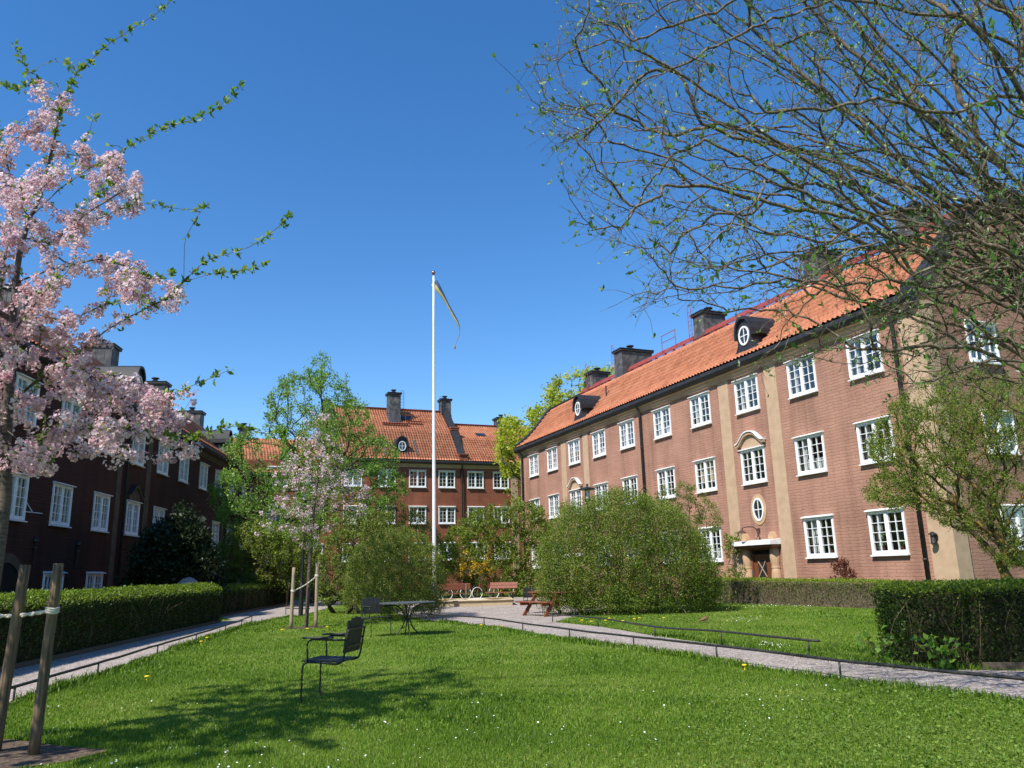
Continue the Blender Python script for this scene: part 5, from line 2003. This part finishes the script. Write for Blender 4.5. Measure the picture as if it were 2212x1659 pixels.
c2 = copy_tree(chair)
c3 = copy_tree(chair)
place(chair, -2.17, 9.58, (-.985, .17))
place(c2, -3.30, 19.08, (.60, -.80), "black slatted armchair beside the round table, in front of the fine leaved bush")
place(c3, .52, 27.9, (.35, -.94), "black slatted armchair partly hidden behind the picnic table")
for c_, k in ((chair, 1.02), (c2, 1.0), (c3, 1.0)):
    c_.scale = (k, k, k)

# round table
t = thing("garden_table", "round dark slatted table on black curved legs on the lawn", "table", (-2.60, 19.25, 0))
tp = MB()
R_ = .66
for k in range(12):
    x0, x1 = -R_ + k * R_ / 6 + .004, -R_ + (k + 1) * R_ / 6 - .004
    xm = (x0 + x1) / 2
    out = []
    for x in np.linspace(x0, x1, 5):
        out.append((x, -math.sqrt(max(.0004, R_ * R_ - x * x))))
    for x in np.linspace(x1, x0, 5):
        out.append((x, math.sqrt(max(.0004, R_ * R_ - x * x))))
    n = len(out)
    tp.add([(x, y, .722) for x, y in out] + [(x, y, .745) for x, y in out], [tuple(range(n))[::-1], tuple(range(n, 2 * n))] + [(i, (i + 1) % n, (i + 1) % n + n, i + n) for i in range(n)])
tp.build("table_top", 'wood_table', t)
fr = MB()
fr.bar((-.5, 0, .712), (.5, 0, .712), .04, .018)
fr.bar((0, -.5, .710), (0, .5, .710), .04, .018)
fr.tube([(.055 * math.cos(a), .055 * math.sin(a), .36) for a in np.linspace(0, 6.2832, 17)], .012, 6)
fr.build("top_frame", 'iron', t)
for k in range(4):
    a = rad(20 + 90 * k)
    c, s_ = math.cos(a), math.sin(a)
    l = MB()
    l.tube(catmull([(r * c, r * s_, z) for r, z in ((.30, -.01), (.23, .06), (.12, .19), (.065, .34), (.07, .44), (.13, .57), (.27, .675), (.46, .705))], .03), .015, 8)
    l.build("leg", 'iron', t, True)

# lamp posts
def lamp(label, x, y, h):
    t = thing("lamp_post", label, "lamp post", (x, y, 0), 0, "lamp posts in the courtyard")
    p = MB()
    p.lathe([(.085, 0), (.085, 1.1), (.07, 1.15), (.055, 1.2), (.045, h - .78), (.06, h - .76), (.06, h - .70), (.045, h - .68), (.05, h - .62), (.10, h - .55), (.135, h - .50), (.135, h - .47), (.05, h - .47)], 14)
    p.build("pole", 'iron', t, False)
    g_ = MB()
    g_.lathe([(.07, h - .47), (.085, h - .45), (.085, h - .10), (.07, h - .08)], 16)
    g_.build("lamp_glass", 'opal', t, True)
    hd = MB()
    hd.lathe([(.31, h - .115), (.315, h - .09), (.29, h - .06), (.12, h - .02), (.05, h + .0), (.035, h + .05), (.05, h + .08), (.02, h + .11)], 22)
    hd.lathe([(.30, h - .11), (.03, h - .085)], 22)
    hd.build("lamp_hood", 'iron', t)
    cg = MB()
    for k in range(4):
        a = rad(45 + 90 * k)
        cg.tube([(.115 * math.cos(a), .115 * math.sin(a), h - .47), (.115 * math.cos(a), .115 * math.sin(a), h - .09)], .008, 5)
    cg.build("lamp_cage", 'iron', t)


lamp("black lamp post half hidden in the young cherry", -8.05, 30.3, 4.72)
p_ = at(1273, 1150, 29.6)
lamp("black lamp post rising behind the big lilac bush", p_[0], 29.6, 4.42)

# flagpole and its pennant
FX, FY = at(937.5, 1000, 34.0)[0], 34.0
FH = at(938, 596, 34.0)[2]
t = thing("flagpole", "tall white flagpole with a ball on top standing behind the fine leaved bush", "flagpole", (FX, FY, 0))
p = MB()
p.lathe([(.085, 0), (.082, 1.5), (.072, FH * .5), (.052, FH * .85), (.040, FH)], 16)
p.build("pole", 'white', t, True)
b = MB()
b.lathe([(.03, FH), (.02, FH + .04), (.045, FH + .06), (.085, FH + .10), (.095, FH + .15), (.085, FH + .20), (.04, FH + .235), (.01, FH + .26)], 14)
b.build("ball_finial", 'gold', t, True)
sk = MB()
sk.tube([(.0, 0, .0), (.0, 0, .9)], .13, 10)
sk.build("pole_foot", 'dark_metal', t)
pn = [(941, 607), (950, 622), (960, 640), (970, 660), (981, 680), (989, 694), (993, 706), (993.5, 718), (991, 728), (986, 738), (982, 747), (984, 753)]
wd = [.36, .28, .17, .12, .14, .12, .10, .13, .13, .10, .09, .08]
tw = [0, .1, .35, .5, .15, .3, .9, 1.2, .6, .9, .5, .2]
V, fa = [], []
for (x, y), w_, a in zip(pn, wd, tw):
    c = at(x, y, 34.0)
    down = np.array([-math.cos(a) * .75, math.sin(a), -math.cos(a) * .66])
    for q in (0, .5, 1.0):
        V.append(c + down * w_ * (q - .25) + np.array([0, .03 * math.sin(q * 3 + x * .2), 0]))
for i in range(len(pn) - 1):
    for q in (0, 1):
        fa.append((i * 3 + q, i * 3 + q + 1, i * 3 + q + 4, i * 3 + q + 3))
m = MB()
for k, f in enumerate(fa):
    pass
m.v = [tuple(v) for v in V]
m.f = fa
m.m = [k % 2 for k in range(len(fa))]
pe = m.build("pennant", ['flag_blue', 'flag_yellow'], smooth=True)
sm = pe.modifiers.new("solid", 'SOLIDIFY')
sm.thickness = .004
tag(pe, "narrow blue and yellow pennant hanging limp from the flagpole", "pennant")

# sandbox
t = thing("sandbox", "low square wooden sandbox full of pale sand on the gravel yard", "sandbox", (-2.25, 36.5, 0), rad(3))
sw, sd, sh = 1.95, 1.55, .26
for x0, x1, y0, y1 in ((-sw, sw, -sd, -sd + .05), (-sw, sw, sd - .05, sd), (-sw, -sw + .05, -sd + .05, sd - .05), (sw - .05, sw, -sd + .05, sd - .05)):
    m = MB()
    m.box(x0, x1, y0, y1, 0, sh - .04, 0, .006)
    m.build("side_board", 'wood_box', t)
for x0, x1, y0, y1 in ((-sw - .06, sw + .06, -sd - .06, -sd + .12), (-sw - .06, sw + .06, sd - .12, sd + .06), (-sw - .06, -sw + .12, -sd + .125, sd - .125), (sw - .12, sw + .06, -sd + .125, sd - .125)):
    m = MB()
    m.box(x0, x1, y0, y1, sh - .038, sh, 0, .006)
    m.build("rim_board", 'wood_box', t)
g_ = MB()
n = 16
V = []
for i in range(n + 1):
    for j in range(n + 1):
        x, y = (-sw + .05) + (2 * sw - .1) * i / n, (-sd + .05) + (2 * sd - .1) * j / n
        V.append((x, y, sh - .10 + .035 * math.sin(x * 3 + y * 2) + .03 * math.sin(y * 5 - x * 2) + .10 * math.exp(-((x - .6) ** 2 + (y - .4) ** 2) * 3)))
g_.add(V, [(i * (n + 1) + j, (i + 1) * (n + 1) + j, (i + 1) * (n + 1) + j + 1, i * (n + 1) + j + 1) for i in range(n) for j in range(n)])
g_.build("sand", 'sand', t, True)


# red wooden benches
def bench(label, x, y, rz, L=1.5):
    t = thing("park_bench", label, "bench", (x, y, 0), rz, "red wooden benches by the sandbox")
    for k in range(3):
        m = MB()
        m.box(-L / 2, L / 2, -.24 + k * .155, -.10 + k * .155, .43, .465, 0, .006)
        m.build("seat_plank", 'wood_red', t)
    T = Matrix.Translation((0, .27, .46)) @ Matrix.Rotation(-rad(14), 4, 'X')
    for k in range(2):
        m = MB()
        m.box(-L / 2, L / 2, -.035, 0, .17 + k * .155, .315 + k * .155, 0, .006, T)
        m.build("back_plank", 'wood_red', t)
    for s in (-1, 1):
        m = MB()
        x0 = s * (L / 2 - .22)
        m.bar((x0, -.18, 0), (x0, -.18, .43), .06, .06)
        m.bar((x0, .20, 0), (x0, .20, .43), .06, .06)
        m.bar((x0, -.24, .405), (x0, .28, .405), .05, .045)
        m.bar((x0, -.18, .12), (x0, .20, .12), .05, .05)
        m.build("leg_frame", 'dark_metal', t)
        q = MB()
        q.bar((x0, .275, .42), (x0, .39, .92), .05, .012)
        q.build("back_bracket", 'wood_grey', t)


bench("red bench with a two plank back facing the sandbox", -.80, 39.6, rad(-24))
bench("red bench seen from behind, left of another bench by the sandbox", -3.15, 39.4, rad(184), 1.75)

# picnic table
t = thing("picnic_table", "brown wooden picnic table half hidden by the big lilac bush", "picnic table", (1.13, 26.25, 0), math.atan2(-.84, .54))
for k in range(5):
    m = MB()
    m.box(-.9, .9, -.37 + k * .15, -.23 + k * .15, .70, .738, 0, .006)
    m.build("top_plank", 'wood_red', t)
for s in (-1, 1):
    for k in range(2):
        m = MB()
        y0 = s * .72 - .145 + k * .15
        m.box(-.9, .9, y0, y0 + .14, .42, .456, 0, .006)
        m.build("seat_plank", 'wood_red', t)
for x in (-.60, .60):
    m = MB()
    m.bar((x, -.74, 0), (x, -.20, .70), .045, .11)
    m.build("leg", 'wood_red', t)
    m = MB()
    m.bar((x, .74, 0), (x, .20, .70), .045, .11)
    m.build("leg", 'wood_red', t)
    m = MB()
    m.box(x - .07, x - .025, -.84, .84, .33, .418)
    m.build("seat_beam", 'wood_red', t)
    m = MB()
    m.box(x - .07, x - .025, -.36, .36, .62, .698)
    m.build("top_beam", 'wood_red', t)

# two parked bicycles far behind the benches
def bicycle(label, x, y, rz):
    t = thing("bicycle", label, "bicycle", (x, y, 0), rz, "bicycles parked behind the benches")
    for wx in (-.52, .52):
        m = MB()
        m.tube([(wx + .31 * math.cos(a), 0, .33 + .31 * math.sin(a)) for a in np.linspace(0, 6.2832, 29)], .017, 6, cap=False)
        w_ = m.build("wheel", 'chrome', t, True)
        sp = MB()
        for a in np.linspace(0, 6.2832, 10, endpoint=False):
            sp.tube([(wx, 0, .33), (wx + .29 * math.cos(a), 0, .33 + .29 * math.sin(a))], .004, 4)
        sp.build("spokes", 'dark_metal', w_)
    f = MB()
    for a, b in (((-.52, 0, .33), (-.08, 0, .30)), ((-.08, 0, .30), (-.22, 0, .80)), ((-.52, 0, .33), (-.20, 0, .72)), ((-.08, 0, .30), (.36, 0, .78)), ((-.19, 0, .68), (.35, 0, .82)), ((.36, 0, .86), (.52, 0, .33)), ((.36, 0, .86), (.33, 0, 1.0))):
        f.tube([a, b], .016, 6)
    f.build("frame", 'red_metal', t)
    s = MB()
    s.box(-.33, -.08, -.07, .07, .82, .87, 0, .02)
    s.build("saddle", 'iron', t)
    h = MB()
    h.tube([(.30, -.28, 1.02), (.36, -.15, 1.04), (.34, 0, 1.0), (.36, .15, 1.04), (.30, .28, 1.02)], .013, 6)
    h.build("handlebar", 'dark_metal', t)


bicycle("bicycle with white tyres behind the bench seen from behind", -3.35, 44.6, rad(12))
bicycle("bicycle with white tyres in the gap between the two benches", -1.75, 44.8, rad(-150))

# boulder seen over the left hedge
m = MB()
m.lathe([(.5, 0), (.55, .5), (.5, 1.0), (.36, 1.32), (.18, 1.46), (.03, 1.5)], 16, sx=1, sy=.8)
o = m.build("boulder", 'rock', None, True, loc=(-11.9, 29.3, 0))
tag(o, "pale rounded stone top showing over the long left hedge", "boulder")

# brown bird hopping on the grass
def skin_body(name, verts, edges, radii, mat_, parent=None):
    me = bpy.data.meshes.new(name)
    me.from_pydata(verts, edges, [])
    o = obj(name, me, parent)
    o.modifiers.new("skin", 'SKIN')
    for v, r in zip(me.skin_vertices[0].data, radii):
        v.radius = (r, r)
    me.skin_vertices[0].data[0].use_root = True
    s = o.modifiers.new("sub", 'SUBSURF')
    s.levels = s.render_levels = 2
    dg = bpy.context.evaluated_depsgraph_get()
    me2 = bpy.data.meshes.new_from_object(o.evaluated_get(dg))
    o.modifiers.clear()
    o.data = me2
    me2.materials.append(M[mat_])
    me2.polygons.foreach_set("use_smooth", [True] * len(me2.polygons))
    return o


bp = at(1521, 1331, 20.6)
t = thing("bird", "small brown bird stretched forward on the grass by the big lilac bush", "bird", (bp[0], 20.6, .02), rad(12))
skin_body("body", [(0, 0, .085), (-.05, 0, .075), (-.10, 0, .06), (-.17, 0, .045), (.04, 0, .10), (.075, 0, .125), (.105, 0, .135), (.125, 0, .132)],
          [(0, 1), (1, 2), (2, 3), (0, 4), (4, 5), (5, 6), (6, 7)], [.043, .038, .022, .013, .040, .027, .025, .010], 'bird', t)
m = MB()
m.lathe([(.008, 0), (.005, .015), (.001, .03)], 6)
T = Matrix.Translation((.128, 0, .131)) @ Matrix.Rotation(rad(95), 4, 'Y')
m.v = [tuple(T @ Vector(v)) for v in m.v]
m.build("beak", 'dandelion', t)
for s in (-1, 1):
    m = MB()
    m.tube([(0, s * .018, .06), (.008, s * .02, .02), (-.004, s * .02, -.015)], .004, 5)
    m.build("leg", 'rust', t)
    m = MB()
    m.lathe([(.004, -.004), (.0055, 0), (.004, .004)], 8)
    T = Matrix.Translation((.11, s * .021, .142)) @ Matrix.Rotation(rad(90), 4, 'X')
    m.v = [tuple(T @ Vector(v)) for v in m.v]
    m.build("eye", 'iron', t)

# broad leaved plants at the foot of the right hedge
rng = np.random.RandomState(8)
for (x, y, h, n, lb) in ((5.0, 11.5, .45, 60, "pale broad leaved plant at the left corner of the square hedge"), (5.42, 10.62, .42, 110, "larger broad leaved plant on the path edge in front of the square hedge")):
    b = np.array([x, y, 0])
    t = thing("leafy_plant", lb, "plant", (x, y, 0))
    S = Skel(3000)
    for k in range(12):
        a = rng.uniform(0, 6.28)
        S.line([b, b + np.array([.08 * math.cos(a), .08 * math.sin(a), h * .5]), b + np.array([.28 * math.cos(a), .2 * math.sin(a), h * rng.uniform(.5, 1)])], .06)
    S.radii(.003, .006)
    V, F = tubes(S)
    obj("stems", mesh_np("stems", V - b, F, 'bark'), t)
    ii = rng.choice(np.arange(4, S.n), n)
    B = S.P[ii] - b + rng.normal(size=(n, 3)) * .05
    leaf_cloud("leaves", B, rng.normal(size=B.shape) * .6 + np.array([0, 0, .2]), rng.uniform(.06, .12, n), rng.uniform(.05, .10, n), rng, 'leaf_green', t, flat=.5)

# ------------------------------------------------------------------ grass, clover, small flowers
rng = np.random.RandomState(77)


def free(x, y, pad=0.0):
    ok = ~(in_poly(x, y, PATH_L) | in_poly(x, y, PATH_R) | in_poly(x, y, PIT_A) | in_poly(x, y, PIT_B))
    return ok


def scatter(n, Y0, Y1, margin=.06, power=1.0):
    Y = Y0 + (Y1 - Y0) * rng.rand(n) ** power
    X = Y * rng.uniform(-.66 - margin, .66 + margin, n)
    k = free(X, Y)
    return X[k], Y[k]


def blades(X, Y, h, w, V0):
    n = len(X)
    a = rng.uniform(0, 6.2832, n)
    ln = rng.uniform(.1, .75, n) * h
    b = rng.uniform(0, 6.2832, n)
    dx, dy = np.cos(a) * w / 2, np.sin(a) * w / 2
    z0 = np.full(n, -.005)
    P0 = np.stack([X - dx, Y - dy, z0], 1)
    P1 = np.stack([X + dx, Y + dy, z0], 1)
    mx, my = X + np.cos(b) * ln * .35, Y + np.sin(b) * ln * .35
    P2 = np.stack([mx + dx * .75, my + dy * .75, h * .62], 1)
    P3 = np.stack([mx - dx * .75, my - dy * .75, h * .62], 1)
    P4 = np.stack([X + np.cos(b) * ln, Y + np.sin(b) * ln, h * rng.uniform(.8, 1.0, n)], 1)
    V = np.stack([P0, P1, P2, P3, P4], 1).reshape(-1, 3)
    o = np.arange(n)[:, None] * 5 + V0
    return V, o + np.array([[0, 1, 2, 3]]), o + np.array([[3, 2, 4]])


VV, QQ, TT, TI = [], [], [], []
v0 = 0
for n, Ya, Yb, hh, ww in ((210000, 3.9, 7.5, .034, .0042), (180000, 7.5, 12.5, .034, .0075), (120000, 12.5, 21, .036, .013), (70000, 21, 36, .04, .026)):
    X, Y = scatter(n, Ya, Yb)
    pn_ = patch_noise(X, Y, 1.5, 12)
    p2 = patch_noise(X, Y, 5.0, 13)
    h = hh * np.clip(1 + .55 * pn_ + .35 * p2, .45, 2.2) * rng.uniform(.6, 1.25, len(X))
    V, q, t_3 = blades(X, Y, h, ww * rng.uniform(.7, 1.3, len(X)), v0)
    v0 += len(V)
    VV.append(V)
    QQ.append(q)
    TT.append(t_3)
    TI.append(np.repeat(np.clip(.50 - .30 * pn_ - .14 * p2 + rng.normal(size=len(X)) * .20 + .35 * (rng.rand(len(X)) < .05), 0, 1), 5))
# longer tufts along rails and path edges
edge = np.array(RIGHT_IN[1:14] + RIGHT_OUT[9:16] + LEFT_IN[1:9], float)
for line, side in ((RIGHT_IN[1:14], -1), (RIGHT_OUT[10:17], 1), (LEFT_IN[1:9], 1)):
    L_ = np.array(line)
    C = catmull(np.column_stack([L_, np.zeros(len(L_))]), .05)[:, :2]
    X = np.repeat(C[:, 0], 26) + rng.normal(size=len(C) * 26) * .09
    Y = np.repeat(C[:, 1], 26) + rng.normal(size=len(C) * 26) * .09
    k = free(X, Y) | (rng.rand(len(X)) < .07)
    X, Y = X[k], Y[k]
    pn_ = patch_noise(X, Y, 4, 3)
    h = np.clip(.09 + .08 * pn_, .03, .22) * rng.uniform(.6, 1.3, len(X))
    V, q, t_3 = blades(X, Y, h, .005 + .0009 * Y, v0)
    v0 += len(V)
    VV.append(V)
    QQ.append(q)
    TT.append(t_3)
    TI.append(np.repeat(np.clip(.35 + rng.normal(size=len(X)) * .2, 0, 1), 5))
tag(obj("grass", mesh_np("grass", np.vstack(VV), [np.vstack(QQ), np.vstack(TT)], 'grass', np.concatenate(TI))), "fresh green spring grass covering the lawns", "grass", kind='stuff')

# ground cover of small round leaves, thickest at the lower right and along the edges
X1, Y1_ = scatter(60000, 4.0, 9.5)
den = np.clip((X1 - .2) * .35 - (Y1_ - 6.2) * .22 + .5 * patch_noise(X1, Y1_, 2.5, 31), .02, .9)
k = rng.rand(len(X1)) < den
X1, Y1_ = X1[k], Y1_[k]
X2 = rng.uniform(1.2, 5.2, 9000)
Y2 = 20.5 + rng.rand(9000) * 3.6
k = free(X2, Y2) & (rng.rand(9000) < .6)
X1, Y1_ = np.append(X1, X2[k]), np.append(Y1_, Y2[k])
B = np.stack([X1, Y1_, rng.uniform(.015, .05, len(X1))], 1)
D = np.stack([rng.normal(size=len(X1)), rng.normal(size=len(X1)), rng.uniform(-.1, .5, len(X1))], 1)
ll = rng.uniform(.010, .024, len(X1)) * (1 + .05 * Y1_)
o = leaf_cloud("ground_cover", B, D, ll, ll * .95, rng, 'weed', None, fold=.1, flat=.75)
tag(o, "low round leaved weeds spreading through the grass", "ground cover", kind='stuff')

# daisies and fallen petals
X, Y = scatter(420, 4.2, 9.5)
k = patch_noise(X, Y, 1.2, 5) > -.15
X, Y = X[k], Y[k]
dx = np.concatenate([rng.normal(10.2, 1.0, 90), rng.normal(11.6, .5, 24), rng.normal(5.6, .35, 14), rng.normal(4.35, .12, 26), rng.normal(6.0, .3, 14)])
dy = np.concatenate([28.2 - (dx[:90] - 9.6) * .3 + rng.normal(size=90) * .8, rng.normal(24.5, .5, 24), rng.normal(20.9, .3, 14), rng.normal(14.2, .25, 26), rng.normal(21.5, .4, 14)])
dx[:90] -= 1.2
X, Y = np.append(X, dx), np.append(Y, dy)
k = free(X, Y)
X, Y = X[k], Y[k]
C = np.stack([X, Y, rng.uniform(.03, .06, len(X))], 1)
V, F = flowers(C, np.tile([.1, -.3, 1.], (len(C), 1)) + rng.normal(size=C.shape) * .3, rng.uniform(.004, .0085, len(C)) * (1 + .05 * Y), rng)
tag(obj("daisies", mesh_np("daisies", V, [F], 'daisy')), "white daisies and fallen petals sprinkled over the lawn", "daisies", kind='stuff')
m = MB()
m.lathe([(.004, -.05), (.004, .0)], 5)
m.lathe([(.008, 0), (.020, .006), (.022, .012), (.014, .018), (.004, .02)], 10)
dm = m.mesh("dandelion", 'dandelion')
for x, y in ((1.9, 21.3), (2.3, 21.6), (2.7, 21.2), (3.1, 21.9), (3.3, 22.3), (1.7, 21.9), (2.5, 22.5), (3.9, 22.0), (-.4, 20.3), (-.95, 21.0), (-3.9, 18.4), (-4.4, 18.9), (-3.7, 19.3), (-5.5, 21.4), (-5.1, 21.9), (-6.1, 21.2), (-6.9, 17.9), (-7.2, 19.0), (-5.2, 11.6), (3.0, 11.1)):
    o = obj("dandelion", dm, None, (x, y, .065))
    k = 1 + .05 * y
    o.scale = (k, k, 1.3)
    tag(o, "small yellow dandelion flower in the grass", "dandelion", "dandelions in the lawns")
